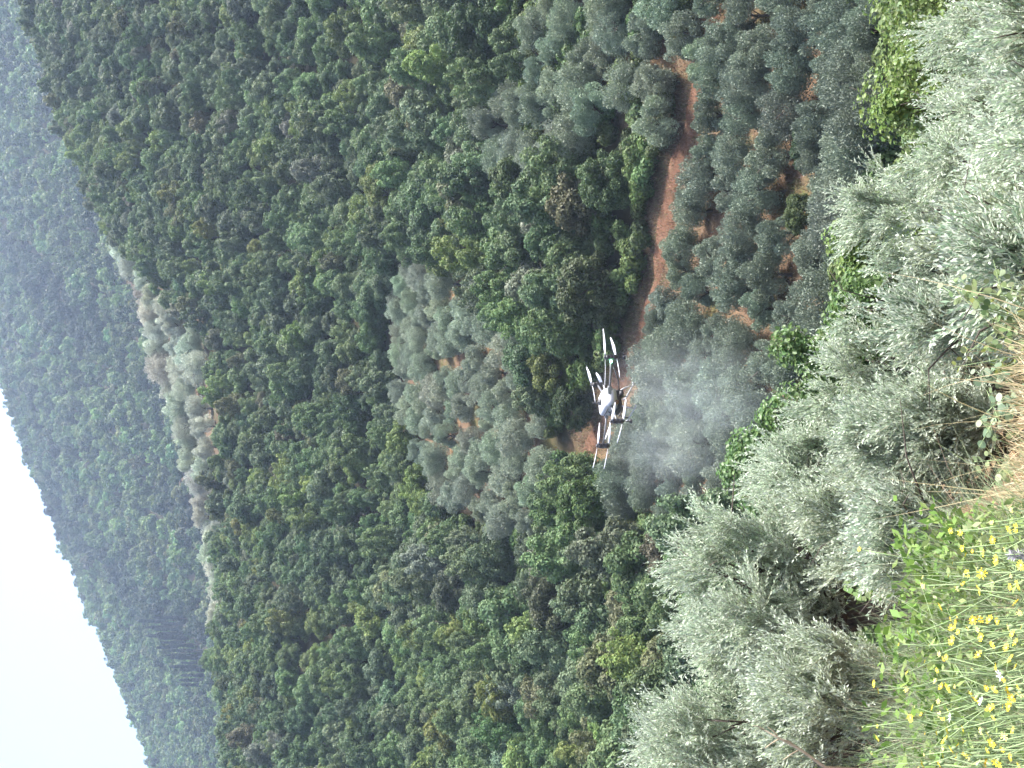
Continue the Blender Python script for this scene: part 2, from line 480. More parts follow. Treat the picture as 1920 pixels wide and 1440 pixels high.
COLUMN = [crown_mesh('column_crown', 350 + i, M_BROAD, R=1.7, H=9.0, base=.2, nblob=26, nleaf=6000, leaf=.3, blob=(.4, .6), upright=.6, profile=lambda z: 1 - z ** 2.2 * .85) for i in range(2)]
POPLAR = [crown_mesh('poplar_crown', 360 + i, M_BROAD, R=1.6, H=26.0, base=2.0, nblob=34, nleaf=2600, leaf=.9, blob=(.35, .6), upright=1.6, aspect=2.5, tuft=True, profile=lambda z: .9 - z * .7) for i in range(3)]
POPLAR_TR = trunk_mesh('poplar_trunk', 365, 24, .22, M_BARK, lean=.005, nl=3, spread=.03)
FARCROWN = [crown_mesh('far_crown', 400 + i, M_BROAD, R=4.6, H=[9, 11, 8][i], base=.2, nblob=22, nleaf=1500, leaf=.95, blob=(.2, .4)) for i in range(3)]
SHRUB = [crown_mesh('shrub_crown', 420 + i, M_BROAD, R=1.6, H=2.2, base=.05, nblob=12, nleaf=2200, leaf=.26) for i in range(2)]

def jit(c, s=.12, r=rng):
    c = np.array(c, float) * (1 + r.normal(0, s)); c = c * (1 + r.normal(0, s * .35, 3))
    return np.clip(c, .012, .6)

def plant_tree(name, label, cat, pos, crown, trunk, scale, tint, group=None, zscale=1.0):
    t = empty(name, pos, (0, 0, rng.uniform(0, 6.28)))
    tag(t, label, cat, group)
    s = (scale, scale, scale * zscale)
    if trunk is not None: link('trunk', trunk, t, scale=s)
    c = link('crown', crown, t, scale=s)
    c['tint'] = [float(v) for v in tint]
    return t

placed = []      # (X, Y, radius) of trees already standing
def clear(X, Y, r):
    return all((X - a) ** 2 + (Y - b) ** 2 > ((r + c) * .5) ** 2 for a, b, c in placed)

# ---------------------------------------------------------------- single trees the photograph tells apart
G_DARK = (.068, .108, .042); G_MID = (.100, .145, .050); G_BRIGHT = (.145, .205, .060); G_GREY = (.085, .105, .065); G_BROWN = (.120, .130, .065)
G_YEL = (.14, .16, .045); SILVER = (.165, .185, .145); SILVER_L = (.24, .25, .21)
singles = [
 # centre pixel, size in pixels, tint, label
 (1150, 340, 125, G_DARK, 'large dark green tree standing just above the red track'),
 (1125, 545, 150, (.060, .080, .032), 'broad dull olive-green tree with knobbly crown beside the red track'),
 (1050, 690, 105, (.105, .13, .038), 'light yellow-green tree at the lower edge of the upper grove, above the drone'),
 (1085, 765, 95, (.045, .072, .028), 'dark green tree directly behind the drone body'),
 (1125, 950, 150, (.070, .115, .034), 'big bright green round tree past the end of the red track'),
 (1275, 1035, 125, (.105, .098, .062), 'brownish dull-leaved tree just beyond the tallest silver olive'),
 (860, 1105, 95, (.070, .088, .052), 'greyish green tree with dark underside standing alone in the wood below the upper grove'),
 (1010, 1035, 85, (.072, .098, .055), 'pale-topped round tree next to the big bright green tree'),
 (1060, 1125, 135, (.068, .080, .042), 'large olive-brown crowned tree between the pale-topped tree and the brownish tree'),
 (910, 65, 140, (.045, .080, .030), 'large dark green tree beside the olives, touching the photo\'s top edge'),
 (1545, 275, 115, (.036, .062, .026), 'dark green broad bush at the bottom edge of the lower olive grove'),
 (1515, 400, 85, (.060, .085, .030), 'small mid-green bush beside the dark bush at the foot of the lower grove'),
 (1285, 85, 60, (.15, .15, .055), 'yellowish green shrub at the upper end of the red track'),
 (1170, 1100, 80, (.080, .125, .038), 'fresh green tree between the brownish tree and the big olive-brown crown'),
 (735, 350, 100, (.125, .16, .045), 'light yellow-green tree with a sunlit edge at the brow of the lower wood'),
 (660, 60, 95, (.10, .14, .045), 'bright yellow-green leafy tree high in the wood near the top of the photo'),
]
for (x, y, S, tint, lab) in singles:
    h = hit(x + S * .38, y, 62)
    sc = S / F * h[1] / 6.8
    plant_tree('broadleaf_tree', lab, 'tree', (h[0], h[1], h[2] - .1), BIGBROAD[len(placed) % 3], BROAD_TR[len(placed) % 3], sc, tint, zscale=.95)
    placed.append((h[0], h[1], sc * 3.6))
for (x, y, S, tint, lab) in [
 (790, 165, 95, (.115, .115, .050), 'tall narrow tree with yellowish brown streaks in the lower wood'),
 (800, 235, 90, (.125, .130, .055), 'tall narrow pale-flecked tree next to the streaked narrow one'),
 (770, 285, 85, (.085, .115, .045), 'narrow green tree beside the two yellow-streaked ones')]:
    h = hit(x + S * .5, y, 62)
    sc = S / F * h[1] / 9.0
    plant_tree('narrow_tree', lab, 'tree', h, COLUMN[len(placed) % 2], BROAD_TR[0], sc * 1.05, tint)
    placed.append((h[0], h[1], sc * 2))

# ---------------------------------------------------------------- lower grove: olives in rows
ORD = ['first', 'second', 'third', 'fourth', 'fifth', 'sixth', 'seventh', 'eighth', 'ninth', 'tenth', 'eleventh', 'twelfth', 'thirteenth', 'fourteenth', 'fifteenth', 'sixteenth', 'seventeenth', 'eighteenth', 'nineteenth', 'twentieth']
def nth(k): return ORD[k] if k < len(ORD) else '%dth' % (k + 1)
GAPS = [(1370, 400, 30), (1540, 205, 25), (1500, 365, 30), (1405, 395, 18)]   # bare patches
tl = TRACK_CEN[np.argsort(TRACK_CEN[:, 0])]
n_olive = 0
for row in range(8):
    cand = []
    for k, X in enumerate(np.arange(-22, 46, 2.5)):
        Xj = X + rng.normal(0, .3) + (row % 2) * 1.7
        yt = np.interp(Xj, tl[:, 0], tl[:, 1])
        Y = yt - 3.0 - row * 5.9 + rng.normal(0, .28)
        if Y < 60: continue
        Z = float(ground(Xj, Y)); x, y = pix(np.array([Xj, Y, Z + 1.2]))
        if not bool(inside(LOWER_GROVE, np.array(x), np.array(y))): continue
        if y < -30: continue
        if any((x - a) ** 2 + (y - b) ** 2 < c * c for a, b, c in GAPS): continue
        if not clear(Xj, Y, 1.2): continue
        cand.append((float(y), Xj, Y, Z))
    cand.sort()
    for k, (y, X, Y, Z) in enumerate(cand):
        plant_tree('olive_tree', 'grey-green olive in the %s row below the red track, %s from the photo\'s top edge' % (nth(row), nth(k)), 'olive tree',
                   (X, Y, Z - .05), OLIVE[rng.integers(5)], OLIVE_TR[rng.integers(3)], rng.uniform(.80, 1.15), jit((.155, .195, .135), .08), 'olives in rows in the lower grove', zscale=rng.uniform(.85, 1.15))
        placed.append((X, Y, 2.0)); n_olive += 1

# ---------------------------------------------------------------- upper grove and the olives scattered near the track
def fill(poly, spacing, d0, d1, jitter=.28):
    out = []
    for j, Y in enumerate(np.arange(d0, d1, spacing * .92)):
        for X in np.arange(-95, 95, spacing):
            Xj = X + (j % 2) * spacing * .5 + rng.normal(0, spacing * jitter * .5); Yj = Y + rng.normal(0, spacing * jitter * .5)
            Z = float(ground(Xj, Yj)); x, y = pix(np.array([Xj, Yj, Z + 1.5]))
            if bool(inside(poly, np.array(x), np.array(y))): out.append((float(x), float(y), Xj, Yj, Z))
    return out
UG_GAPS = [(815, 620, 15), (970, 750, 13), (800, 860, 12), (850, 520, 13)]
ug = [c for c in fill(UPPER_GROVE, 4.85, 120, 225) if not any((c[0] - a) ** 2 + (c[1] - b) ** 2 < r * r for a, b, r in UG_GAPS) and clear(c[2], c[3], 2.4)]
ug.sort(key=lambda c: c[0])
nband = 6
for b in range(nband):
    band = sorted(ug[b * len(ug) // nband:(b + 1) * len(ug) // nband], key=lambda c: c[1])
    for k, (x, y, X, Y, Z) in enumerate(band):
        plant_tree('olive_tree', 'silvery upper-grove olive, %s tier from the sky side, %s from the photo\'s top edge' % (nth(b), nth(k)), 'olive tree',
                   (X, Y, Z - .05), OLIVE[rng.integers(5)], OLIVE_TR[rng.integers(3)], rng.uniform(.95, 1.25), jit((.235, .280, .195), .09), 'olives of the upper grove')
        placed.append((X, Y, 2.6)); n_olive += 1
EO_GAPS = [(1190, 205, 28), (1085, 175, 18)]
eo = [c for c in fill(EDGE_OLIVES, 4.7, 85, 200, .4) if not any((c[0] - a) ** 2 + (c[1] - b) ** 2 < r * r for a, b, r in EO_GAPS) and clear(c[2], c[3], 2.2)]
eo.sort(key=lambda c: c[0])
nb = 4
for b in range(nb):
    band = sorted(eo[b * len(eo) // nb:(b + 1) * len(eo) // nb], key=lambda c: c[1])
    for k, (x, y, X, Y, Z) in enumerate(band):
        plant_tree('olive_tree', 'grey olive above the red track, %s tier from the sky, %s from photo\'s top edge' % (nth(b), nth(k)), 'olive tree',
                   (X, Y, Z - .05), OLIVE[rng.integers(5)], OLIVE_TR[rng.integers(3)], rng.uniform(1.0, 1.3), jit((.200, .245, .165), .09), 'olives above the red track')
        placed.append((X, Y, 2.3)); n_olive += 1

# pale olives along the brow of the middle hill
ro = [(245, 470), (262, 500), (285, 520), (280, 548), (310, 560), (300, 590), (335, 585), (310, 615), (345, 612), (372, 625), (305, 650), (340, 650), (372, 660), (318, 690), (352, 690), (385, 690), (325, 725), (360, 728),
      (350, 760), (385, 765), (358, 800), (392, 800), (365, 835), (372, 870), (385, 900), (378, 935), (398, 965), (392, 1000), (400, 1035), (415, 1060), (405, 1100), (420, 1135), (380, 1010), (390, 1050), (402, 1075), (412, 1120), (428, 1155), (330, 575), (350, 640), (395, 840), (398, 880)]
ro.sort(key=lambda c: c[1])
for k, (x, y) in enumerate(ro):
    h = hit(x + 14, y, 150, 420)
    if h is None:
        dR = float(np.interp((720 - y) / F, S_K, D_R)) + 12
        X = (720 - y) / F * dR; h = np.array([X, dR, float(ground(X, dR))])
    sc = 56 / F * h[1] / 4.2 * rng.uniform(.85, 1.15)
    plant_tree('olive_tree', 'pale silver olive on the brow of the middle hill, %s from the photo\'s top edge' % nth(k), 'olive tree', (h[0], h[1], h[2] - .05),
               OLIVE[rng.integers(5)], OLIVE_TR[rng.integers(3)], sc, jit((.42, .46, .36), .10), 'pale olives along the hill brow')
    placed.append((h[0], h[1], sc * 2.0)); n_olive += 1

# ---------------------------------------------------------------- the wood on the middle slope
P2 = np.array([(a, b, c) for a, b, c in placed])
wood_pts = []
sp = 4.2
for j, Y in enumerate(np.arange(64, 395, sp * .9)):
    half = .46 * Y + 12
    for X in np.arange(-half, half, sp):
        Xj = X + (j % 2) * sp * .5 + rng.normal(0, sp * .18); Yj = Y + rng.normal(0, sp * .18)
        wood_pts.append((Xj, Yj))
wood_pts = np.array(wood_pts)
WZ = ground(wood_pts[:, 0], wood_pts[:, 1])
wx, wy = pix(np.column_stack([wood_pts, WZ + 1.5]))
wbx, wby = pix(np.column_stack([wood_pts, WZ]))
ok = ~(inside(UPPER_GROVE, wx, wy) | inside(EDGE_OLIVES, wx, wy) | inside(LOWER_GROVE, wx, wy) | ((wood_pts[:, 1] < 350) & inside(RIDGE_OLIVES, wx, wy)))
dtr = np.min(np.linalg.norm(wood_pts[:, None] - TRACK_CEN[None, ::4], axis=2), axis=1)
ok &= dtr > 3.2
trk_y = np.interp(wood_pts[:, 0], tl[:, 0], tl[:, 1])
ok &= (wood_pts[:, 1] > trk_y - 2) | (wood_pts[:, 0] < tl[0, 0]) & (wood_pts[:, 1] > 82) | ((wx > 1150) & (wy > 1010))
dd = np.min(np.linalg.norm(wood_pts[:, None] - P2[None, :, :2], axis=2) - P2[None, :, 2] * .85, axis=1)
ok &= dd > 1.2
wood_pts = wood_pts[ok]; WZ = WZ[ok]; wx = wx[ok]; wy = wy[ok]
# colour of each tree: large patches of one kind, single odd trees between
big = noise3(np.column_stack([wx, wy]) / 300.0, 21, 2, 1.0); fine = rng.normal(0, 1, len(wx))
tints = []
cls = []
for i in range(len(wx)):
    v = big[i] * .8 + fine[i] * .5
    u = rng.random()
    if u < .03 and wx[i] < 1120: c, k = (.165, .195, .13), 'grey'
    elif u < .055: c, k = G_BROWN, 'brownish'
    elif u < .075: c, k = G_YEL, 'yellowish'
    elif v > .75: c, k = G_BRIGHT, 'bright green'
    elif v > -.15: c, k = (.112, .172, .070), 'mid-green'
    elif v > -.7: c, k = (.112, .158, .082), 'dull green'
    else: c, k = (.086, .140, .062), 'dark green'
    tints.append(jit(c, .13)); cls.append(k)
tints = np.array(tints)
view = (wx > 30) & (wx < 1350) & (wy > -25) & (wy < 1465)
order = np.argsort(np.where(view, wood_pts[:, 1], 1e6))
solo = set(order[:282].tolist())
def zone_of(x, y):
    z = 'beside the track' if x > 990 and y < 640 else 'low in the wood' if x > 960 else 'above the upper grove' if x < 740 else 'beside the upper grove'
    return z + (' near photo\'s top' if y < 290 else ' in the upper middle' if y < 580 else ' at mid photo' if y < 860 else ' in the lower middle' if y < 1150 else ' near photo\'s bottom')
zones = {}
for i in sorted(solo, key=lambda i: wx[i]):
    zones.setdefault((cls[i], zone_of(wx[i], wy[i])), []).append(i)
for (c, z), ids in zones.items():
    for q, i in enumerate(ids):
        X, Y = wood_pts[i]
        plant_tree('broadleaf_tree', '%s bushy tree %s%s' % (c, z, '' if len(ids) == 1 else ', %s from the sky' % nth(q)), 'tree', (X, Y, WZ[i] - .05),
                   BROAD[rng.integers(8)], BROAD_TR[rng.integers(3)], rng.uniform(.62, 1.15), tints[i], 'trees of the dense wood on the middle hill')

def scatter(name, pts, tint, sources, scales, kind='stuff', zs=1.0):
    """one object that repeats crown shapes over points"""
    n = len(pts)
    me = bpy.data.meshes.new(name); me.vertices.add(n); me.vertices.foreach_set('co', np.asarray(pts, np.float32).ravel())
    for nm, ty, key, arr in (('tint', 'FLOAT_VECTOR', 'vector', np.asarray(tint, np.float32).ravel()), ('rz', 'FLOAT', 'value', rng.uniform(0, 6.28, n).astype(np.float32)),
                             ('sc', 'FLOAT', 'value', np.asarray(scales, np.float32)), ('pick', 'INT', 'value', rng.integers(0, len(sources), n).astype(np.int32))):
        a = me.attributes.new(nm, ty, 'POINT'); a.data.foreach_set(key, arr)
    o = link(name, me)
    ng = bpy.data.node_groups.new(name + '_scatter', 'GeometryNodeTree')
    ng.interface.new_socket('Geometry', in_out='INPUT', socket_type='NodeSocketGeometry')
    ng.interface.new_socket('Geometry', in_out='OUTPUT', socket_type='NodeSocketGeometry')
    gi = ng.nodes.new('NodeGroupInput'); go = ng.nodes.new('NodeGroupOutput')
    iop = ng.nodes.new('GeometryNodeInstanceOnPoints'); jn = ng.nodes.new('GeometryNodeJoinGeometry')
    for s in sources:
        oi = ng.nodes.new('GeometryNodeObjectInfo'); oi.inputs['Object'].default_value = s; oi.inputs['As Instance'].default_value = True
        oi.transform_space = 'ORIGINAL'
        ng.links.new(oi.outputs['Geometry'], jn.inputs[0])
    def named(nm, ty):
        a = ng.nodes.new('GeometryNodeInputNamedAttribute'); a.data_type = ty; a.inputs['Name'].default_value = nm; return a.outputs['Attribute']
    cx = ng.nodes.new('ShaderNodeCombineXYZ'); ng.links.new(named('rz', 'FLOAT'), cx.inputs['Z'])
    e2r = ng.nodes.new('FunctionNodeEulerToRotation'); ng.links.new(cx.outputs[0], e2r.inputs[0])
    ng.links.new(gi.outputs[0], iop.inputs['Points']); ng.links.new(jn.outputs[0], iop.inputs['Instance'])
    iop.inputs['Pick Instance'].default_value = True
    ng.links.new(named('pick', 'INT'), iop.inputs['Instance Index']); ng.links.new(e2r.outputs[0], iop.inputs['Rotation']); ng.links.new(named('sc', 'FLOAT'), iop.inputs['Scale'])
    ng.links.new(iop.outputs[0], go.inputs[0])
    md = o.modifiers.new('scatter', 'NODES'); md.node_group = ng
    return o

def carrier(meshes):
    """crown shapes standing out of sight inside the wood itself: real trees of the wood, reused as the sources of the scatter"""
    out = []
    for me in meshes:
        o = next(ob for ob in bpy.data.objects if ob.data == me)
        out.append(o)
    return out

rest = np.array([i for i in range(len(wx)) if i not in solo])
w1 = scatter('woodland', np.column_stack([wood_pts[rest], WZ[rest] - .1]), tints[rest], carrier(BROAD), rng.uniform(.55, 1.15, len(rest)))
tag(w1, 'dense mixed green wood covering the upper part of the middle hill', 'woodland', kind='stuff')

# undergrowth shrubs close the gaps at the wood's foot
sh = []
for _ in range(2600):
    Y = rng.uniform(84, 205); X = rng.uniform(-.42, .42) * Y
    if np.min(np.hypot(TRACK_CEN[::4, 0] - X, TRACK_CEN[::4, 1] - Y)) < 2.1: continue
    Z = float(ground(X, Y)); x, y = pix(np.array([X, Y, Z]))
    if any(bool(inside(pl, np.array(x), np.array(y))) for pl in (UPPER_GROVE, LOWER_GROVE)): continue
    if Y < np.interp(X, tl[:, 0], tl[:, 1]) - 2 and X > tl[0, 0]: continue
    sh.append((X, Y, Z - .1))
for _ in range(1100):
    Y = rng.uniform(24, 78); X = rng.uniform(-.6, .6) * Y
    Z = float(ground(X, Y)); x, y = pix(np.array([X, Y, Z]))
    if not bool(inside(LOWER_GROVE, np.array(x), np.array(y))): sh.append((X, Y, Z - .1))
shsrc = plant_tree('low_shrub', 'low dark shrub at the foot of the big bright green tree', 'shrub', hit(1235, 930, 62), SHRUB[0], None, 1.1, G_MID)
shsrc2 = plant_tree('low_shrub', 'low green shrub on the bank under the drone\'s far rotor', 'shrub', hit(1120, 885, 62), SHRUB[1], None, 1.0, (.075, .10, .03))
w3 = scatter('undergrowth', sh, np.array([jit(G_MID, .2) for _ in sh]), carrier(SHRUB), rng.uniform(.6, 1.3, len(sh)))
tag(w3, 'low mixed shrubs filling the gaps under the wooded slope', 'undergrowth', kind='stuff')

# ---------------------------------------------------------------- far hill
pop_px = [(352, 1158), (357, 1170), (352, 1180), (362, 1188), (368, 1196), (360, 1205), (374, 1210), (380, 1220), (372, 1228), (388, 1233), (394, 1243), (386, 1250), (400, 1256), (396, 1266), (404, 1275), (398, 1284), (330, 1164), (338, 1176), (345, 1192), (352, 1214)]
pop_px.sort(key=lambda c: c[1])
far_excl = []
for k, (x, y) in enumerate(pop_px):
    h = hit(x + 4, y, 420)
    if h is None: continue
    plant_tree('poplar_tree', 'slender dark poplar on the far hill, %s from the photo\'s top edge' % nth(k), 'poplar', h, POPLAR[k % 3], POPLAR_TR, rng.uniform(.8, 1.1) * h[1] / 700, jit((.040, .052, .046), .12), 'slender poplars on the far hill')
    far_excl.append(h[:2])
far_excl = np.array(far_excl)
fp = []
spf = 8.2
for j, Y in enumerate(np.arange(470, 1060, spf * .88)):
    half = .44 * Y
    X = np.arange(-half, half, spf) + (j % 2) * spf * .5
    fp.append(np.column_stack([X + rng.normal(0, 1.5, len(X)), np.full(len(X), Y) + rng.normal(0, 1.5, len(X))]))
fp = np.concatenate(fp)
fz = ground(fp[:, 0], fp[:, 1])
fx, fy = pix(np.column_stack([fp, fz + 9]))
# what the middle hill's brow hides is left out, with a margin for a step aside
ridge_line = np.interp(fy, 720 - S_K[::-1] * F, (960 - E_R[::-1] * F))
keep = (fx < ridge_line + 70) & (fx > -220) & (fy > -160) & (fy < 1600)
keep &= np.min(np.linalg.norm(fp[:, None] - far_excl[None], axis=2), axis=1) > 4.5
fp = fp[keep]; fz = fz[keep]; fx = fx[keep]; fy = fy[keep]
bigf = noise3(np.column_stack([fx, fy]) / 220.0, 33, 2)
ft = np.array([jit((.120, .185, .066) if v > .1 else (.092, .148, .056) if v > -.5 else (.046, .075, .038), .25) for v in bigf])
src = []
for i, me in enumerate(FARCROWN):
    k = int(np.argmin((fx - (300 - 40 * i)) ** 2 + (fy - (1390 - 20 * i)) ** 2))
    t = plant_tree('broadleaf_tree', ['round green tree at the far hill\'s lowest point of skyline', 'tall rounded tree just inside the far hill\'s lower skyline', 'squat tree behind the far hill\'s lower skyline'][i], 'tree',
                   (fp[k, 0], fp[k, 1], fz[k]), me, BROAD_TR[0], 1.0, ft[k]); src.append(t)
w2 = scatter('far_woodland', np.column_stack([fp, fz - .2]), ft, carrier(FARCROWN), rng.choice([.55, .8, 1.0, 1.15, 1.35], len(fp), p=[.2, .25, .25, .2, .1]) * rng.uniform(.85, 1.15, len(fp)))
tag(w2, 'hazy blue-green wood covering the whole far hill below the sky', 'woodland', kind='stuff')

# ---------------------------------------------------------------- silver olives close by
def shoot_crown(name, seed, R, H, mat, base=.15, nblob=16, nshoot=2200, nl=24, ll=.062, lw=.0155, sl=(.22, .5), up=.55, blob=(.3, .5)):
    """leafy shoots: leaf pairs along upturned twigs that spring from the lobes of the crown"""
    r = np.random.default_rng(seed)
    C, RR = [], []
    for k in range(nblob):
        while True:
            q = r.uniform(-1, 1, 3)
            if .35 < np.linalg.norm(q) < 1: break
        b = r.uniform(*blob); hh = H * (1 - base) / 2
        C.append([q[0] * R * (1 - b * .6), q[1] * R * (1 - b * .6), H * base + hh + q[2] * hh * (1 - b * R / hh * .7)]); RR.append(b * R)
    C = np.array(C); RR = np.array(RR)
    # plumes: upturned branchlets on the lobes, each carrying a spray of shoots
    nbr = max(30, nshoot // 15)
    kb = r.choice(nblob, nbr, p=RR ** 2 / np.sum(RR ** 2))
    db = unit(r.normal(size=(nbr, 3)) + [0, 0, .3])
    Pb = C[kb] + db * (r.uniform(.35, .85, nbr) * RR[kb])[:, None]
    axb = unit(db * .75 + [0, 0, up] + r.normal(size=(nbr, 3)) * .22)
    Lb = r.uniform(.45, 1.1, nbr) * np.clip(R * .38, .25, .6)
    g = r.integers(0, nbr, nshoot); uu = r.random(nshoot) ** .8
    ax = unit(axb[g] * (.55 + .6 * uu)[:, None] + r.normal(size=(nshoot, 3)) * .30 + [0, 0, .12])
    P0 = Pb[g] + axb[g] * (Lb[g] * uu)[:, None] + r.normal(size=(nshoot, 3)) * .05
    brv = r.normal(0, .13, nbr)[g] + .14 * (uu - .5)
    SLn = r.uniform(*sl, nshoot)
    side = unit(np.cross(ax, r.normal(size=(nshoot, 3)))); oth = np.cross(ax, side)
    bend = unit(r.normal(size=(nshoot, 3)) + [0, 0, -.25]) * (r.uniform(.0, .28, nshoot) * SLn)[:, None]
    t = (np.arange(nl) // 2 * 2 + 1) / nl
    t = t[None] * np.ones((nshoot, 1)) + r.normal(0, .02, (nshoot, nl))
    P = P0[:, None] + ax[:, None] * (SLn[:, None] * t)[..., None] + bend[:, None] * (t ** 2)[..., None]
    sgn = np.where(np.arange(nl) % 2 == 0, 1.0, -1.0)
    ph = (np.arange(nl) // 2) % 2
    rd = np.where((ph == 0)[None, :, None], side[:, None], oth[:, None]) * sgn[None, :, None]
    ang = r.uniform(.25, .7, (nshoot, nl))[..., None]
    ld = unit(ax[:, None] * np.cos(ang) + rd * np.sin(ang) + r.normal(0, .16, (nshoot, nl, 3)))
    nrm = unit(np.cross(ld, np.cross(ax[:, None] + 0 * ld, ld)) + r.normal(0, .35, (nshoot, nl, 3)) + [0, 0, .25])
    b = unit(np.cross(nrm, ld))
    Ls = (ll * r.uniform(.65, 1.25, (nshoot, nl)) * (1 - .35 * t ** 3))[..., None]; Ws = lw * r.uniform(.75, 1.25, (nshoot, nl))[..., None]
    V = np.stack([P, P + ld * Ls * .45 + b * Ws * .5, P + ld * Ls, P + ld * Ls * .45 - b * Ws * .5], 2).reshape(-1, 3)
    n = nshoot * nl
    sv = (brv + r.normal(0, .07, nshoot))[:, None]
    var = np.clip(.5 + sv + r.normal(0, .17, (nshoot, nl)), 0, 1).ravel()
    me = np_mesh(name, V, np.arange(n * 4).reshape(-1, 4), mat, False, fattr={'leafvar': var})
    # twigs as slim three-sided rods
    mb_V, mb_Q = [], []
    a3 = np.array([0, 2.094, 4.189])
    Tn = [0, 1.0]; rr = [.0045, .0015]
    rings = []
    for tv, rv in zip(Tn, rr):
        c = P0 + ax * (SLn * tv)[:, None] + bend * tv ** 2
        rings.append(c[:, None] + rv * (np.cos(a3)[None, :, None] * side[:, None] + np.sin(a3)[None, :, None] * oth[:, None]))
    VV = np.stack(rings, 1).reshape(-1, 3)
    i0 = np.arange(nshoot) * 6
    Q = []
    for g in range(1):
        for q in range(3):
            Q.append(np.stack([i0 + g * 3 + q, i0 + g * 3 + (q + 1) % 3, i0 + g * 3 + 3 + (q + 1) % 3, i0 + g * 3 + 3 + q], 1))
    tw = np_mesh(name + '_twigs', VV, np.concatenate(Q), M_TWIG)
    return me, tw, C, RR

def limb_mesh(name, seed, H, r0, C, fork=.28, lean=(0, 0), mat=M_BARK):
    r = np.random.default_rng(seed); mb = MB()
    f = np.array([lean[0], lean[1], H * fork])
    ts = np.linspace(0, 1, 6)
    pts = ts[:, None] * f + np.stack([np.sin(ts * 3.1) * .05, np.sin(ts * 6) * .03, ts * 0], 1); pts[0, 2] = -.4
    mb.tube(pts, r0 * (1.35 - .45 * ts), 10)
    for c in C:
        j = r.normal(0, .1, 3); mid = f * .5 + c * .5 + [j[0], j[1], -.08 * H]
        mb.tube([f - [0, 0, .05], f * .72 + mid * .3, mid, c], [r0 * .62, r0 * .45, r0 * .26, r0 * .1], 7)
        for _ in range(3):
            e = c + r.normal(0, .35, 3)
            mb.tube([mid * .4 + c * .6, (c + e) / 2 + [0, 0, .05], e], [r0 * .14, r0 * .09, r0 * .03], 5)
    return mb.mesh(name, mat, True)

near_olives = [
 # y centre, x of the top, half width px, distance, shoots, label, fork, lean, tint
 (1395, 1182, 165, 15.6, 2700, 'tall silver olive at the photo\'s bottom edge, its pale top reaching furthest towards the sky', .25, (.1, 0), (.25, .28, .205)),
 (1130, 1222, 170, 15.4, 3000, 'silver olive with the dark forked trunk showing under its crown', .33, (-.25, .1), (.255, .285, .21)),
 (1310, 1440, 135, 12.3, 1700, 'low bushy olive in front of the forked trunk, behind the yellow flowers', .15, (0, 0), (.215, .235, .165)),
 (900, 1385, 135, 16.5, 2100, 'silver olive with a bright white-tipped crown below the spray cloud', .25, (.1, 0), (.275, .305, .23)),
 (745, 1465, 120, 15.4, 1900, 'pale olive next to the leafy green tree under the spray', .25, (.1, 0), (.26, .29, .21)),
 (575, 1550, 120, 15.6, 1900, 'dull grey olive between two bright green trees', .25, (0, 0), (.215, .25, .19)),
 (375, 1590, 165, 15.8, 2900, 'broad silver olive whose top juts out in front of the dark green bush', .25, (.1, 0), (.26, .29, .215)),
 (110, 1700, 190, 15.2, 2900, 'silver olive in the photo\'s upper corner behind the brightest silver one', .25, (0, 0), (.25, .285, .21)),
 (235, 1765, 175, 12.2, 2600, 'brightest silver-white olive near the photo\'s upper corner', .2, (0, 0), (.31, .34, .27)),
 (590, 1670, 120, 10.6, 1500, 'dark grey-green young olive shoots just above the dry grass', .15, (0, 0), (.165, .20, .145)),
 (445, 1720, 140, 11.6, 1700, 'olive with yellowish inner leaves beside the dark young shoots', .2, (0, 0), (.23, .245, .16)),
 (830, 1600, 130, 12.6, 1700, 'soft grey olive directly behind the dry straw grass', .2, (0, 0), (.215, .245, .18)),
 (1010, 1655, 80, 10.8, 900, 'small olive sprouts between the straw and the yellow flowers', .15, (0, 0), (.205, .24, .18)),
 (330, 1835, 150, 8.6, 1900, 'near silver olive whose base the photo\'s edge cuts off, below the brightest one', .15, (0, 0), (.24, .275, .195)),
 (110, 1850, 170, 9.0, 2000, 'olive cut off by the photo\'s lower right corner as the picture lies', .15, (0, 0), (.225, .265, .19)),
 (310, 1700, 105, 13.4, 1500, 'pale olive in front of the dip, beside the broad silver olive', .2, (0, 0), (.24, .28, .20)),
 (265, 1652, 115, 14.6, 1700, 'grey olive filling the dip between the broad silver olive and the corner ones', .2, (0, 0), (.235, .27, .195)),
 (500, 1810, 110, 7.6, 1300, 'dark olive sprouts at the photo\'s edge beside the round-leaved brambles', .1, (0, 0), (.16, .20, .14)),
 (985, 1500, 110, 14.0, 1400, 'dull olive filling the space between the forked tree and the white-tipped one', .2, (0, 0), (.215, .235, .165)),
]
for i, (yc, xt, hw_, d, ns, lab, fork, lean, tint) in enumerate(near_olives):
    xt += 14
    top = at(xt, yc, d); X = top[0]; gz = float(ground(X, d))
    H = top[2] - gz; R = hw_ / F * d
    small = i in (2, 9, 12)
    me, tw, C, RR = shoot_crown('olive_crown_close', 500 + i, R * .98, H * .97, M_OLEAF, base=(.30 if i == 1 else .06), nblob=30 if not small else 16, nl=20, nshoot=int(ns * 1.12), up=.9 if not small else 1.2,
                                blob=(.22, .38), sl=(.2, .5), ll=.073, lw=.0195)
    t = empty('olive_tree', (X, d, gz)); tag(t, lab, 'olive tree', 'silver olives on the near slope')
    cr = link('crown', me, t); cr['tint'] = [v * k_ for v, k_ in zip(tint, (1.68, 1.85, 1.74))]
    link('twigs', tw, cr)
    link('trunk', limb_mesh('olive_trunk_close', 530 + i, H, .16 if i == 1 else .09, C[:: 2], fork, lean), t)

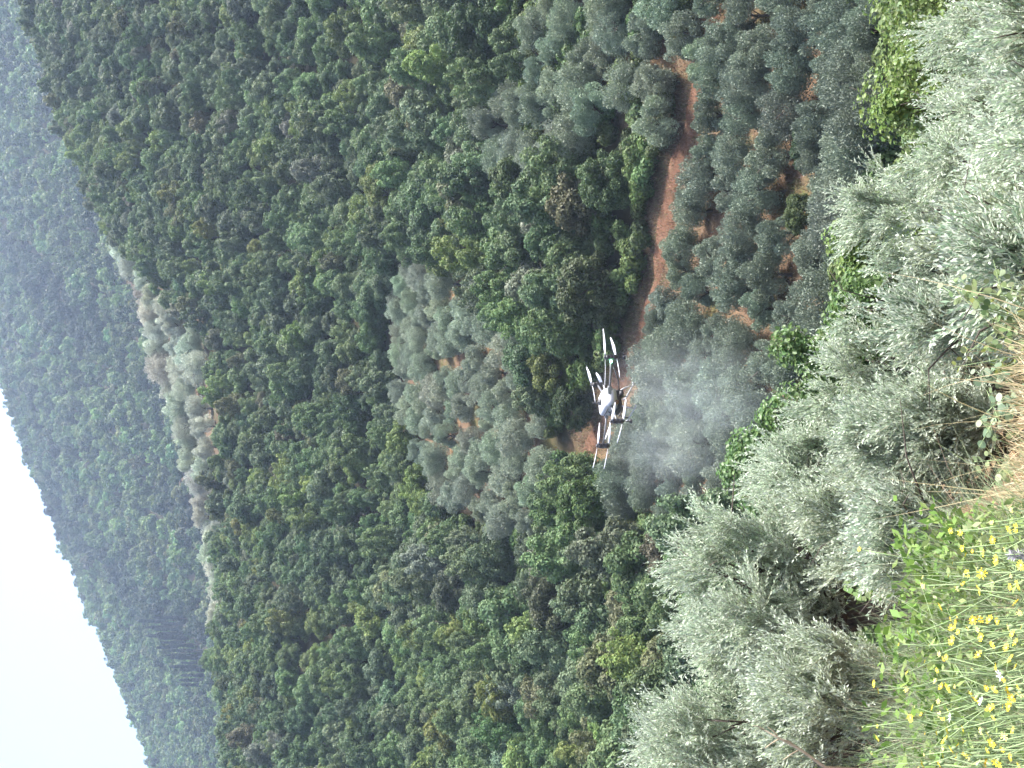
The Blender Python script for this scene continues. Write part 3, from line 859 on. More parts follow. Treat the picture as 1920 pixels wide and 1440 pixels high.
# ---------------------------------------------------------------- fresh green broad-leaved trees behind the silver ones
def leafy_mesh(name, seed, R, H, base, nleaf, leaf, mat, nblob=12, blob=(.3, .5)):
    r = np.random.default_rng(seed); C, RR = [], []
    for _ in range(nblob):
        while True:
            q = r.uniform(-1, 1, 3)
            if .3 < np.linalg.norm(q) < 1: break
        b = r.uniform(*blob); hh = H * (1 - base) / 2
        C.append([q[0] * R * (1 - b * .6), q[1] * R * (1 - b * .6), H * base + hh + q[2] * hh * (1 - min(.8, b * R / hh * .7))]); RR.append(b * R)
    C = np.array(C); RR = np.array(RR)
    k = r.choice(nblob, nleaf, p=RR ** 2 / np.sum(RR ** 2))
    d = unit(r.normal(size=(nleaf, 3)) + [0, 0, .2]); rad = np.where(r.random(nleaf) < .75, r.uniform(.7, 1.12, nleaf), r.uniform(.2, .8, nleaf))
    P = C[k] + d * (rad * RR[k])[:, None]
    nrm = unit(d * .6 + [0, 0, .7] + r.normal(size=(nleaf, 3)) * .5)
    a = unit(np.cross(nrm, r.normal(size=(nleaf, 3)))); b = np.cross(nrm, a)
    s = leaf * r.uniform(.6, 1.25, nleaf)[:, None]
    fold = nrm * s * .14
    # a heart-like leaf: two folded halves
    p0, p1, p2 = P, P + a * s * .55, P + a * s
    l1, l2 = P + a * s * .2 + b * s * .42 + fold, P + a * s * .65 + b * s * .34 + fold
    r1, r2 = P + a * s * .2 - b * s * .42 + fold, P + a * s * .65 - b * s * .34 + fold
    V = np.stack([p0, l1, l2, p2, r2, r1], 1).reshape(-1, 3); i6 = np.arange(nleaf)[:, None] * 6
    Q = np.concatenate([i6 + [0, 3, 2, 1], i6 + [0, 5, 4, 3]])
    var = np.clip(.5 + r.normal(0, .24, nleaf), 0, 1)
    return np_mesh(name, V, Q, mat, False, fattr={'leafvar': np.concatenate([var, var])}), C
for i, (yc, xt, hw_, d, nlf, lab, tint) in enumerate([
  (95, 1600, 125, 20, 2600, 'fresh green broad-leaved tree with bare twigs in the photo\'s upper corner', (.15, .19, .035)),
  (205, 1625, 50, 19, 700, 'narrow fresh green broad-leaved crown behind the corner olive', (.17, .22, .04)),
  (470, 1555, 60, 20, 900, 'small fresh green broad-leaved crown peeping over the broad silver olive', (.16, .21, .04)),
  (620, 1447, 85, 20, 2400, 'bright green broad-leaved tree standing against the lower grove, nearest the spray', (.125, .18, .04)),
  (820, 1400, 75, 21, 1700, 'bright green broad-leaved tree below the spray cloud, half hidden by olives', (.13, .19, .045)),
  (900, 1330, 65, 21, 1500, 'bright green broad-leaved tree with the highest top, beside the white-tipped olive', (.135, .20, .05))]):
    xt -= 22; hw_ *= 1.4
    top = at(xt, yc, d); gz = float(ground(top[0], d)); H = top[2] - gz
    me, C = leafy_mesh('fresh_crown', 600 + i, hw_ / F * d, H, .35, int(nlf * 3.6), .088, M_GLEAF)
    t = empty('broadleaf_tree', (top[0], d, gz)); tag(t, lab, 'tree', 'fresh green trees behind the silver olives')
    cr = link('crown', me, t); cr['tint'] = [tint[0] * .8, tint[1] * .95, tint[2] * 1.3]
    link('trunk', limb_mesh('fresh_trunk', 620 + i, H, .08, C, .3), t)

# ---------------------------------------------------------------- grass
def blades(name, base, hgt, width, dirs, bend, colr, mat=M_BLADE, nseg=3):
    n = len(base); base = np.asarray(base, float)
    sd = unit(np.cross(dirs, rng.normal(size=(n, 3)))); out = unit(np.cross(sd, dirs))
    R_ = []
    for j in range(nseg + 1):
        t = j / nseg
        c = base + dirs * (hgt * t)[:, None] + out * (bend * hgt * t * t)[:, None] - np.array([0, 0, 1]) * (np.abs(bend) * hgt * t * t * .35)[:, None]
        w = (width * (1 - t ** 1.5 * .9))[:, None]
        R_.append(np.stack([c - sd * w * .5, c + sd * w * .5], 1))
    V = np.stack(R_, 1).reshape(-1, 3); m = (nseg + 1) * 2; i0 = np.arange(n) * m
    Q = np.concatenate([np.stack([i0 + 2 * j, i0 + 2 * j + 1, i0 + 2 * j + 3, i0 + 2 * j + 2], 1) for j in range(nseg)])
    return np_mesh(name, V, Q, mat, False, vattr={'bladecol': np.repeat(colr, m, axis=0)})

def pal(n, cols, w, s=.15):
    c = np.array(cols)[rng.choice(len(cols), n, p=np.array(w) / sum(w))]
    return np.clip(c * (1 + rng.normal(0, s, (n, 1))), .01, .8)

# straw beside the photographer's feet
n = 5200
by = rng.uniform(2.9, 4.5, n); bx = rng.uniform(-.15, .06, n) * by
keepb = (bx / by > -.118 + .01 * rng.normal(size=n)) & (bx / by < .03 + .012 * rng.normal(size=n))
bx, by = bx[keepb], by[keepb]; n = len(bx)
bz = ground(bx, by)
dirs = unit(np.column_stack([rng.normal(.15, .38, n), rng.normal(-.05, .3, n), np.ones(n)]))
o = link('straw_grass', blades('straw_grass', np.column_stack([bx, by, bz - .01]), rng.uniform(.06, .24, n), rng.uniform(.003, .007, n), dirs, rng.normal(0, .4, n), pal(n, [(.52, .43, .26), (.64, .56, .38), (.38, .28, .15), (.26, .28, .11)], [5, 4, 2, 1])))
tag(o, 'dry straw-coloured grass on the bank beside the yellow flowers', 'grass', kind='stuff')

# taller dry stalks leaning out of the straw
n = 45
by = rng.uniform(3.3, 4.5, n); bx = rng.uniform(-.11, .05, n) * by
dirs = unit(np.column_stack([rng.normal(.1, .4, n), rng.normal(0, .3, n), np.ones(n)]))
o = link('dry_stalks', blades('dry_stalks', np.column_stack([bx, by, ground(bx, by)]), rng.uniform(.35, .75, n), rng.uniform(.004, .006, n), dirs, rng.normal(0, .3, n), pal(n, [(.55, .46, .28), (.42, .36, .2)], [2, 1]), nseg=5))
tag(o, 'long thin dry stalks rising out of the straw', 'stalks', kind='stuff')

# dry grass in both groves and along the track
pts = []
for poly, cnt in ((LOWER_GROVE, 26000), (UPPER_GROVE, 9000), (EDGE_OLIVES, 7000)):
    d0, d1 = (62, 140) if poly is LOWER_GROVE else (85, 215)
    Y = rng.uniform(d0, d1, cnt * 5); X = rng.uniform(-.38, .38, cnt * 5) * Y; Z = ground(X, Y); x, y = pix(np.column_stack([X, Y, Z]))
    k = np.nonzero(inside(poly, x, y))[0][:cnt]
    pts.append(np.column_stack([X, Y, Z])[k])
nt_ = 22000
k = rng.integers(0, len(TRACK_CEN), nt_)
off = rng.normal(0, 1, nt_) * 2.0
tnn = unit(np.gradient(TRACK_CEN, axis=0))[k]
X = TRACK_CEN[k, 0] - tnn[:, 1] * off + rng.normal(0, .6, nt_); Y = TRACK_CEN[k, 1] + tnn[:, 0] * off + rng.normal(0, .6, nt_)
pts.append(np.column_stack([X, Y, ground(X, Y) + .1]))
pts = np.concatenate(pts); n = len(pts)
dirs = unit(np.column_stack([rng.normal(0, .5, n), rng.normal(0, .5, n), np.ones(n)]))
o = link('dry_grass', blades('dry_grass', pts - [0, 0, .05], rng.uniform(.15, .6, n), rng.uniform(.02, .07, n), dirs, rng.normal(0, .5, n), pal(n, [(.20, .125, .08), (.30, .23, .14), (.15, .09, .06), (.13, .155, .06)], [4, 3, 3, 3], .25), nseg=2))
tag(o, 'reddish dry grass between the olive rows and along the earth track', 'grass', kind='stuff')

# rough dull weeds on the bank past the brambles
n = 3000
by = rng.uniform(3.0, 4.6, n); bx = rng.uniform(.03, .24, n) * by
dirs = unit(np.column_stack([rng.normal(.1, .45, n), rng.normal(0, .4, n), np.ones(n)]))
o = link('bank_weeds', blades('bank_weeds', np.column_stack([bx, by, ground(bx, by) - .01]), rng.uniform(.04, .16, n), rng.uniform(.003, .008, n), dirs, rng.normal(0, .45, n), pal(n, [(.16, .19, .10), (.22, .24, .14), (.30, .25, .15), (.12, .15, .07)], [4, 3, 2, 2])))
tag(o, 'rough dull weeds on the bank past the brambles', 'weeds', kind='stuff')

# green weeds under the flowers
n = 14000
bx = rng.uniform(-2.3, -.25, n); by = rng.uniform(2.0, 6.2, n)
k = bx < -.10 * by - .02 + .03 * rng.normal(size=n); bx, by = bx[k], by[k]; n = len(bx)
dirs = unit(np.column_stack([rng.normal(.12, .5, n), rng.normal(0, .45, n), np.ones(n)]))
o = link('weed_stems', blades('weed_stems', np.column_stack([bx, by, ground(bx, by) - .01]), rng.uniform(.25, .80, n) * np.clip((-bx / by - .07) / .10, .3, 1), rng.uniform(.0025, .0045, n), dirs, rng.normal(0, .4, n), pal(n, [(.24, .30, .17), (.32, .37, .22), (.15, .20, .09), (.40, .35, .22), (.25, .18, .13)], [4, 4, 3, 1.5, 1]), nseg=4))
tag(o, 'tangle of thin green weed stems among the yellow flowers', 'weeds', kind='stuff')
nlf = 34000
P = np.column_stack([rng.uniform(-2.4, -.3, nlf), rng.uniform(2.0, 6.6, nlf)]); k = (P[:, 0] < -.115 * P[:, 1] + .03 * rng.normal(size=nlf)) & (P[:, 1] < 5.2 + .5 * np.sin(P[:, 0] * 5.0) + .6 * rng.normal(size=nlf)); P = P[k]; nlf = len(P)
P = np.column_stack([P, ground(P[:, 0], P[:, 1]) + rng.uniform(.02, .62, nlf) * rng.uniform(.5, 1, nlf)])
al = unit(rng.normal(size=(nlf, 3)) * [1, 1, .5] + [0, 0, .5]); nn = unit(np.cross(al, rng.normal(size=(nlf, 3))) + [0, 0, .5])
V, Q = leaf_quads(P, nn, rng.uniform(.018, .05, nlf) * np.where(P[:, 1] > 4.0, 1.5, 1.0), 2.4, al)
o = link('weed_leaves', np_mesh('weed_leaves', V, Q, M_BLADE, vattr={'bladecol': np.repeat(np.where((P[:, 1] > 3.9)[:, None], pal(nlf, [(.09, .17, .03), (.13, .22, .04), (.17, .24, .06)], [3, 3, 2]), pal(nlf, [(.17, .23, .07), (.23, .28, .12), (.12, .18, .05)], [3, 3, 2])), 4, axis=0)}))
tag(o, 'fresh green weed leaves under and behind the yellow flowers', 'weeds', kind='stuff')

# ---------------------------------------------------------------- yellow flowers
M_PETAL = simple_mat('yellow_petal', (.82, .68, .05), rough=.5, spec=.2, noise=.1, nscale=60)
M_PETALW = simple_mat('white_petal', (.75, .74, .72), rough=.5, spec=.2, noise=.1, nscale=60)
M_STEM = simple_mat('green_stem', (.24, .32, .15), rough=.6, spec=.2, noise=.2, nscale=30)
def flower_mesh(name, mat, seed, rad, npet=11):
    r = np.random.default_rng(seed); V, Q = [], []
    for ringk, (rr, lift, cnt) in enumerate(((1.0, .28, npet), (.62, .5, npet - 3))):
        for k in range(cnt):
            a = k / cnt * 6.283 + ringk * .3 + r.normal(0, .08); c, s = math.cos(a), math.sin(a); L_ = rad * rr * r.uniform(.85, 1.1); w = rad * .22
            z0, z1 = .0, L_ * lift * r.uniform(.6, 1.3)
            b = len(V)
            V += [(c * rad * .08 - s * w * .3, s * rad * .08 + c * w * .3, z0), (c * rad * .08 + s * w * .3, s * rad * .08 - c * w * .3, z0), (c * L_ + s * w * .5, s * L_ - c * w * .5, z1), (c * L_ - s * w * .5, s * L_ + c * w * .5, z1)]
            Q.append((b, b + 1, b + 2, b + 3))
    return np_mesh(name, V, np.array(Q), mat)
M_PETAL_B = simple_mat('pale_yellow_petal', (.80, .72, .22), rough=.5, spec=.2, noise=.15, nscale=60)
M_PETAL_C = simple_mat('deep_yellow_petal', (.78, .52, .02), rough=.5, spec=.2, noise=.15, nscale=60)
FLOW = [flower_mesh('flower_head', [M_PETAL, M_PETAL, M_PETAL_B, M_PETAL_C][i], 700 + i, [.0105, .0095, .0085, .009][i], [11, 9, 8, 10][i]) for i in range(4)]
FLOWW = flower_mesh('white_flower_head', M_PETALW, 710, .010, 7)
mbc = MB(); mbc.tube([[0, 0, -.012], [0, 0, -.004], [0, 0, .001]], [.0018, .0045, .0038], 6); CALYX = mbc.mesh('calyx', M_STEM)

def flower_plant(X, Y, targets, label, group, heads, name='yellow_flower', cat='flower'):
    """a wiry branching plant rooted at (X, Y) whose heads sit at the given points"""
    Z = float(ground(X, Y)); t = empty(name, (X, Y, Z)); tag(t, label, cat, group)
    mb = MB(); root = np.array([0, 0, -.02]); T = [np.array(p) - [X, Y, Z] for p in targets]
    top = np.mean(T, axis=0) * .45 + [rng.normal(0, .02), rng.normal(0, .02), 0]
    mb.tube([root, top * .5 + [rng.normal(0, .015), 0, 0], top], [.0032, .0026, .0022], 5)
    for p in T:
        side = np.array([rng.normal(0, .03), rng.normal(0, .03), 0]); q = [top, top * .66 + p * .34 + side, top * .3 + p * .7 + side * .8, p]
        mb.tube(q, [.0022, .0018, .0016, .0013], 4)
        if rng.random() < .6:
            b = q[1]; mb.tube([b, b + [rng.normal(0, .05), rng.normal(0, .05), .05], b + [rng.normal(0, .1), rng.normal(0, .1), .11]], [.0014, .0012, .0008], 4)
    link('stem', mb.mesh('flower_stem', M_STEM, True), t)
    for p in T:
        f = link('flower', heads[rng.integers(len(heads))], t, loc=p, rot=(rng.normal(.2, .38), rng.normal(0, .35), rng.uniform(0, 6.28)), scale=rng.choice([.7, .95, 1.15, 1.35]) * rng.uniform(.85, 1.1))
        link('calyx', CALYX, f)
    return t

yfl = [(1612, 1030), (1640, 1282), (1648, 1295), (1617, 1364), (1646, 1362), (1646, 1383), (1634, 1412), (1686, 1208), (1701, 1262), (1708, 1346), (1715, 1326), (1723, 1186), (1731, 1098), (1749, 1327), (1758, 1257), (1762, 1340), (1768, 1345), (1770, 1235), (1775, 1232), (1777, 1140), (1783, 1160),
 (1787, 1056), (1795, 1103), (1797, 1185), (1805, 1028), (1808, 1077), (1815, 1076), (1806, 1095), (1835, 1228), (1840, 1222), (1835, 1100), (1838, 1110), (1837, 1160), (1842, 1075), (1860, 980), (1869, 1050), (1862, 1208), (1866, 1292), (1863, 1345), (1830, 1310), (1840, 1370), (1852, 1375), (1881, 1325), (1905, 1205), (1906, 1130), (1911, 1435), (1896, 1420),
 (1893, 992), (1862, 1012), (1885, 1030), (1897, 955), (1765, 1288), (1779, 1289), (1790, 1288), (1778, 1370), (1735, 1375), (1733, 1415), (1762, 1432), (1795, 1400), (1820, 1420), (1850, 1290), (1823, 1253), (1862, 1088), (1895, 1100), (1915, 1060), (1905, 1250), (1880, 1405), (1900, 1370), (1785, 1405), (1742, 1210), (1735, 1240), (1812, 1040), (1780, 1080), (1893, 1325), (1870, 1165), (1912, 1300)]
for _ in range(130):
    x_, y_ = rng.uniform(1640, 1918), rng.uniform(985, 1440)
    if x_ > 1700 - (y_ - 1150) * .25 + rng.uniform(0, 90) and all(math.hypot(x_ - a, y_ - b) > 11 for a, b in yfl): yfl.append((x_, y_))
yfl.sort(key=lambda c: (c[1] // 55, c[0]))
groups = []
used = [False] * len(yfl)
for i, c in enumerate(yfl):
    if used[i]: continue
    g = [c]; used[i] = True
    for j in range(i + 1, len(yfl)):
        if not used[j] and len(g) < 4 and math.hypot(yfl[j][0] - c[0], yfl[j][1] - c[1]) < 42: g.append(yfl[j]); used[j] = True
    groups.append(g)
for gi_, g in enumerate(groups):
    xm = sum(p[0] for p in g) / len(g); ym = sum(p[1] for p in g) / len(g)
    d = float(np.interp(xm, [1600, 1920], [3.9, 2.3])) + rng.uniform(-.25, .25)
    T = [at(x, y, d + rng.uniform(-.08, .08)) for x, y in g]
    X = float(np.mean([p[0] for p in T])) + rng.normal(0.04, .06); Y = d + rng.normal(0, .08)
    flower_plant(X, Y, T, 'wiry green plant with %s yellow flower%s, %s counted from the straw downwards' % (['one', 'two', 'three', 'four'][len(g) - 1], '' if len(g) == 1 else 's', nth(gi_)), 'yellow flowers on the near bank', FLOW)
for k, (x, y, lab) in enumerate([(1876, 1266, 'single small white flower in the middle of the yellow patch'), (1840, 1315, 'small white flower beside yellow heads near the photo\'s corner'), (1835, 1432, 'small white flower at the photo\'s bottom edge'), (1782, 1345, 'small white flower touching a large yellow head')]):
    d = float(np.interp(x, [1600, 1920], [3.7, 2.3])); p_ = at(x, y, d)
    flower_plant(p_[0] + .03, d, [p_], lab, None, [FLOWW], 'white_flower')

# a feathery grey seed spike at the edge of the picture
M_SPIKE = simple_mat('grey_mauve_spike', (.36, .35, .365), rough=.8, spec=.1, noise=.2, nscale=40)
d = 2.5; p_ = at(1893, 1040, d); gz = float(ground(p_[0], d))
t = empty('seed_spike', (p_[0], d, gz)); tag(t, 'feathery grey-mauve seed spike among the yellow flowers', 'plant')
mb = MB(); top = np.array([0, 0, p_[2] - gz]); mb.tube([[0, 0, -.02], top * .5 + [.01, 0, 0], top], [.003, .0025, .0015], 5); link('stem', mb.mesh('spike_stem', M_STEM), t)
n = 260; tt_ = rng.uniform(0, 1, n); B = top - np.array([0, 0, .09]) + np.array([0, 0, .085]) * tt_[:, None]
dr_ = unit(np.column_stack([rng.normal(size=n), rng.normal(size=n), rng.uniform(.4, 1.2, n)]))
V, Q = leaf_quads(B + dr_ * .010, unit(np.cross(dr_, rng.normal(size=(n, 3)))), .015, 5, dr_); link('seed_head', np_mesh('seed_head', V, Q, M_SPIKE), t)

# bramble trailing over the straw, with round leaves
M_BLEAF = M_GLEAF
for k, (x, y, lab, tint) in enumerate([(1850, 615, 'bramble with round green leaves at the edge of the dry grass', (.15, .21, .08)), (1862, 735, 'bramble with bluish round leaves beside the straw', (.16, .22, .13)), (1815, 650, 'trailing weed with small yellow-green leaves between olive shoots and straw', (.22, .26, .07)),
                                 (1895, 560, 'leafy weed low at the photo\'s edge under the dark olive shoots', (.17, .20, .09)), (1880, 860, 'thin green weed standing in the middle of the straw', (.17, .22, .10))]):
    d = [5.0, 4.6, 6.0, 5.2, 4.9][k]; c = at(x, y, d); gz = float(ground(c[0], d)); hh = max(.25, c[2] - gz + .12)
    t = empty('bramble', (c[0], d, gz)); tag(t, lab, 'weed')
    mb = MB(); P, A = [], []
    for s in range(7):
        a = rng.uniform(0, 6.28); rch = rng.uniform(.15, .38); e_ = np.array([math.cos(a) * rch, math.sin(a) * rch * .6, hh * rng.uniform(.6, 1.15)]); m_ = e_ * .5 + [0, 0, hh * .2]
        mb.tube([[0, 0, -.02], m_, e_], [.003, .0024, .0012], 5)
        for q in range(11):
            f = rng.uniform(.25, 1); P.append(((1 - f) ** 2) * np.zeros(3) + 2 * f * (1 - f) * m_ + f * f * e_ + rng.normal(0, .018, 3)); A.append(rng.normal(size=3) + [0, -.3, .3])
    link('stem', mb.mesh('bramble_stem', M_STEM), t)
    P = np.array(P); A = np.array(A); n = len(P); nr_ = unit(rng.normal(size=(n, 3)) * .5 + [0, -.5, .7]); a_ = unit(np.cross(nr_, A)); b_ = np.cross(nr_, a_)
    r6 = np.linspace(0, 6.283, 8, endpoint=False); s_ = rng.uniform(.008, .019, n)
    V = P[:, None] + (np.cos(r6)[None, :, None] * a_[:, None] * 1.15 + np.sin(r6)[None, :, None] * b_[:, None]) * s_[:, None, None]
    lf = link('leaves', np_mesh('bramble_leaves', V.reshape(-1, 3), np.arange(n * 8).reshape(-1, 8), M_BLEAF, fattr={'leafvar': rng.uniform(.2, .9, n)}), t); lf['tint'] = list(tint)

# bleached dead branch in the olive at the bottom edge
d = 11.6; pts = [at(1548, 1440, d), at(1500, 1405, d), at(1462, 1385, d), at(1432, 1368, d)]
o_ = pts[0]; root = np.array([o_[0] - .1, d + .1, float(ground(o_[0] - .1, d + .1))])
t = empty('dead_branch', root); tag(t, 'bleached bare dead branch sticking up through the olive leaves', 'branch')
mb = MB(); rel = [np.zeros(3) - [0, 0, .1]] + [p - root for p in pts]; mb.tube(rel, [.026, .020, .016, .012, .005], 6)
for (i, dx_, dz_) in ((2, -.10, .18), (3, .13, .13), (3, -.09, .16), (4, .05, .12), (2, .12, .20)):
    b = rel[i]; mb.tube([b, b + [dx_ * .6, .02, dz_ * .5], b + [dx_, -.03, dz_]], [.009, .007, .003], 5)
link('wood', mb.mesh('dead_wood', M_WOOD_DRY, True), t)

# ---------------------------------------------------------------- the spraying drone
M_WHITE = simple_mat('white_shell', (.44, .45, .46), rough=.45, spec=.4, noise=.22, nscale=9)
M_CARBON = simple_mat('carbon_grey', (.055, .055, .060), rough=.45, spec=.5, noise=.2, nscale=30)
M_GREYT = simple_mat('grey_tube', (.16, .165, .175), rough=.4, spec=.5, noise=.1, nscale=12)
M_BLADE_W = simple_mat('rotor_white', (.55, .56, .58), rough=.45, spec=.4, noise=.06, nscale=9)
M_HATCH = simple_mat('tinted_cover', (.16, .18, .18), rough=.25, spec=.6, noise=.1, nscale=10)
M_BRASS = simple_mat('brown_fitting', (.16, .09, .05), rough=.6, noise=.3, nscale=20)
M_LED = simple_mat('green_lamp', (.1, .6, .25), rough=.3, emit=((.25, 1.0, .45), 6.0))

DD = 26.0
dc = at(1138, 754, DD)
ab = np.array([-50, 111, 25 - .085 * 111]); ac = np.array([-114, -49, -11 + .085 * 49])
ex = unit(-ac); ey = ab - ex * np.dot(ab, ex); ey = unit(ey); ez = np.cross(ex, ey)
drone = bpy.data.objects.new('spraying_drone', None); COL.objects.link(drone); drone.empty_display_size = .5
drone.matrix_world = Matrix(((ex[0], ey[0], ez[0], dc[0]), (ex[1], ey[1], ez[1], dc[1]), (ex[2], ey[2], ez[2], dc[2]), (0, 0, 0, 1)))
tag(drone, 'white four-armed farm drone with double rotors spraying mist over the olive rows', 'drone')

# shell: a rounded tank with a sloping lid, by stacked rounded rectangles
def loft(sections, k=20, mat=M_WHITE, name='shell', p=6.0, smooth=True):
    mb = MB(); a = np.linspace(0, 2 * np.pi, k, endpoint=False); V = []
    for (z, cx_, cy_, hx, hy) in sections:
        c, s = np.cos(a), np.sin(a); rr = (np.abs(c) ** p + np.abs(s) ** p) ** (-1 / p)
        V.append(np.column_stack([cx_ + hx * rr * c, cy_ + hy * rr * s, np.full(k, z)]))
    V = np.concatenate(V); n = len(sections); i = np.arange(k); j = (i + 1) % k
    Q = np.concatenate([np.stack([r * k + i, r * k + j, (r + 1) * k + j, (r + 1) * k + i], 1) for r in range(n - 1)])
    V = np.vstack([V, V[:k].mean(0), V[-k:].mean(0)])
    T = np.concatenate([np.stack([j, i, np.full(k, n * k)], 1), np.stack([(n - 1) * k + i, (n - 1) * k + j, np.full(k, n * k + 1)], 1)])
    mb.add(V, Q, T); return mb.mesh(name, mat, smooth)
link('tank', loft([(-.20, 0, 0, .16, .22), (-.17, 0, 0, .22, .30), (-.03, 0, 0, .245, .335), (-.02, 0, 0, .235, .325), (0, 0, 0, .235, .325), (.01, 0, 0, .245, .335), (.11, 0, 0, .23, .30), (.145, 0, 0, .19, .24), (.15, 0, 0, .10, .12)], name='tank', k=40, smooth=False, p=9), drone)
nose = link('nose_shell', loft([(-.12, -.05, -.38, .09, .06), (-.04, -.05, -.40, .17, .12), (.06, -.05, -.36, .18, .12), (.11, -.05, -.33, .12, .08)], name='nose_shell'), drone)
mb = MB(); mb.box((.10, -.345, .03), (.17, .02, .12)); bevel(link('window_cover', mb.mesh('window_cover', M_HATCH), drone, loc=(-.02, -.15, -.01)), .006)
mb = MB()
for (a_, b_, c_) in (((.10, -.28, -.24), (.34, -.42, -.22), (.62, -.62, -.08)), ((-.10, -.28, -.24), (-.36, -.40, -.24), (-.62, -.62, -.08)), ((.16, .1, -.24), (.30, .0, -.36), (.12, -.2, -.34)), ((-.2, .05, .02), (-.33, -.08, -.10), (-.2, -.2, -.26))):
    mb.tube([a_, b_, c_], .014, 8)
link('hose', mb.mesh('hose', M_CARBON, True), drone)
mb = MB()
for z_ in (-.09, .05): mb.tube([(-.262, -.2, z_), (-.268, 0, z_), (-.262, .2, z_)], .012, 6)
link('strap', mb.mesh('strap', M_CARBON), drone)
mb = MB(); mb.tube([[0, 0, .14], [0, 0, .195]], [.075, .07], 16); mb.tube([[0, 0, .195], [0, 0, .215]], [.035, .03], 10); link('tank_cap', mb.mesh('tank_cap', M_CARBON), drone)
mb = MB(); mb.box((0, .02, -.24), (.42, .56, .10)); mb.box((.12, -.2, -.30), (.16, .14, .10)); mb.box((-.14, .1, -.31), (.14, .2, .12)); bevel(link('frame', mb.mesh('frame', M_CARBON), drone), .012)
mb = MB(); mb.box((.0, .36, -.02), (.26, .18, .24)); bevel(link('battery', mb.mesh('battery', M_CARBON), drone), .015)
mb = MB(); mb.tube([[-.17, -.36, -.10], [-.17, -.42, -.13], [-.17, -.46, -.13]], [.05, .055, .04], 10); link('pump', mb.mesh('pump', M_BRASS), drone)
mb = MB(); mb.tube([[.05, -.40, -.22], [.05, -.40, -.30]], [.06, .065], 14); link('radar', mb.mesh('radar', M_CARBON), drone)
mb = MB(); mb.tube([[.10, .30, .12], [.10, .30, .27]], [.010, .012], 8); link('antenna', mb.mesh('antenna', M_CARBON), drone)

HH = .785
def rotor_blade(name, L_=.66, ch=.125):
    """one half of a propeller: twisted, tapered, with thickness"""
    mb = MB(); ns = 9; t = np.linspace(0, 1, ns); V = []
    for tv in t:
        c = ch * (.55 + 1.0 * math.sin(min(tv * 1.9, 1.57)) - .0) * (1 - .72 * max(0, tv - .35) / .65); c = min(c, ch * 1.25); tw = math.radians(13 - 8 * tv); th = .010 * (1 - .6 * tv)
        x = .05 + tv * (L_ - .05); z = .03 * tv * tv
        for (f, g) in ((-.5, 0), (-.1, .5), (.5, 0), (-.1, -.5)):
            yy = f * c; zz = g * th
            V.append([x, yy * math.cos(tw) - zz * math.sin(tw), z + yy * math.sin(tw) + zz * math.cos(tw)])
    i = np.arange(4); j = (i + 1) % 4
    Q = np.concatenate([np.stack([r * 4 + i, r * 4 + j, (r + 1) * 4 + j, (r + 1) * 4 + i], 1) for r in range(ns - 1)] + [np.array([[3, 2, 1, 0]]), np.array([[0, 1, 2, 3]]) + (ns - 1) * 4])
    mb.add(V, Q); return mb.mesh(name, M_BLADE_W, True)
BLADE = rotor_blade('rotor_blade')
mb = MB(); mb.tube([[0, 0, -.03], [0, 0, .03]], [.035, .03], 12); mb.box((0, 0, .0), (.15, .035, .02)); HUB = mb.mesh('rotor_hub', M_CARBON)
mb = MB(); mb.tube([[0, 0, -.045], [0, 0, -.04], [0, 0, .03], [0, 0, .045]], [.045, .058, .058, .04], 16); MOTOR = mb.mesh('motor', M_CARBON)
mb = MB(); mb.tube([[0, 0, 0], [0, 0, -.16]], [.012, .012], 8); mb.tube([[0, 0, -.16], [0, 0, -.20]], [.035, .045], 12); mb.tube([[0, 0, -.20], [0, 0, -.215]], [.055, .05], 12); NOZZLE = mb.mesh('nozzle', M_CARBON)
# hub corners: A right, B far, C near, D away to the side; rotor angles upper, lower (degrees in the drone's plane)
wx_dir = np.array([1.0, 0, 0])
base_ang = math.degrees(math.atan2(np.dot(wx_dir, ey), np.dot(wx_dir, ex)))
for (hx, hy, up_a, lo_a, noz) in ((HH, -HH, 7, 45, True), (HH, HH, 50, 65, False), (-HH, -HH, 130, 140, True), (-HH, HH, 146, 150, False)):
    arm = empty('arm', (0, 0, 0)); arm.parent = drone
    mb = MB(); r0 = np.array([hx * .22, hy * .28, -.03]); r1 = np.array([hx, hy, .0])
    mb.tube([r0, (r0 + r1) / 2 - [0, 0, .01], r1], [.026, .023, .021], 12); mb.tube([r0 - (r1 - r0) * .02, r0 + (r1 - r0) * .16], [.05, .046], 12); link('tube', mb.mesh('arm_tube', M_GREYT, True), arm)
    mb = MB(); mb.box((hx, hy, 0), (.11, .11, .07)); bevel(link('motor_mount', mb.mesh('motor_mount', M_CARBON), arm), .01)
    link('motor', MOTOR, arm, loc=(hx, hy, .075)); link('motor', MOTOR, arm, loc=(hx, hy, -.075))
    if noz: link('nozzle', NOZZLE, arm, loc=(hx, hy, -.12))
    for (zz, ang) in ((.135, up_a), (-.125, lo_a)):
        prop = link('propeller', HUB, drone, loc=(hx, hy, zz), rot=(0, 0, math.radians(ang + base_ang)))
        link('blade', BLADE, prop); link('blade', BLADE, prop, rot=(0, 0, math.pi))
    if hx > 0 and hy < 0:
        mb = MB(); c = r0 + (r1 - r0) * .86; mb.box(c + np.array([0, -.04, 0]), (.06, .04, .045)); bevel(link('status_lamp', mb.mesh('status_lamp', M_LED), arm), .01)
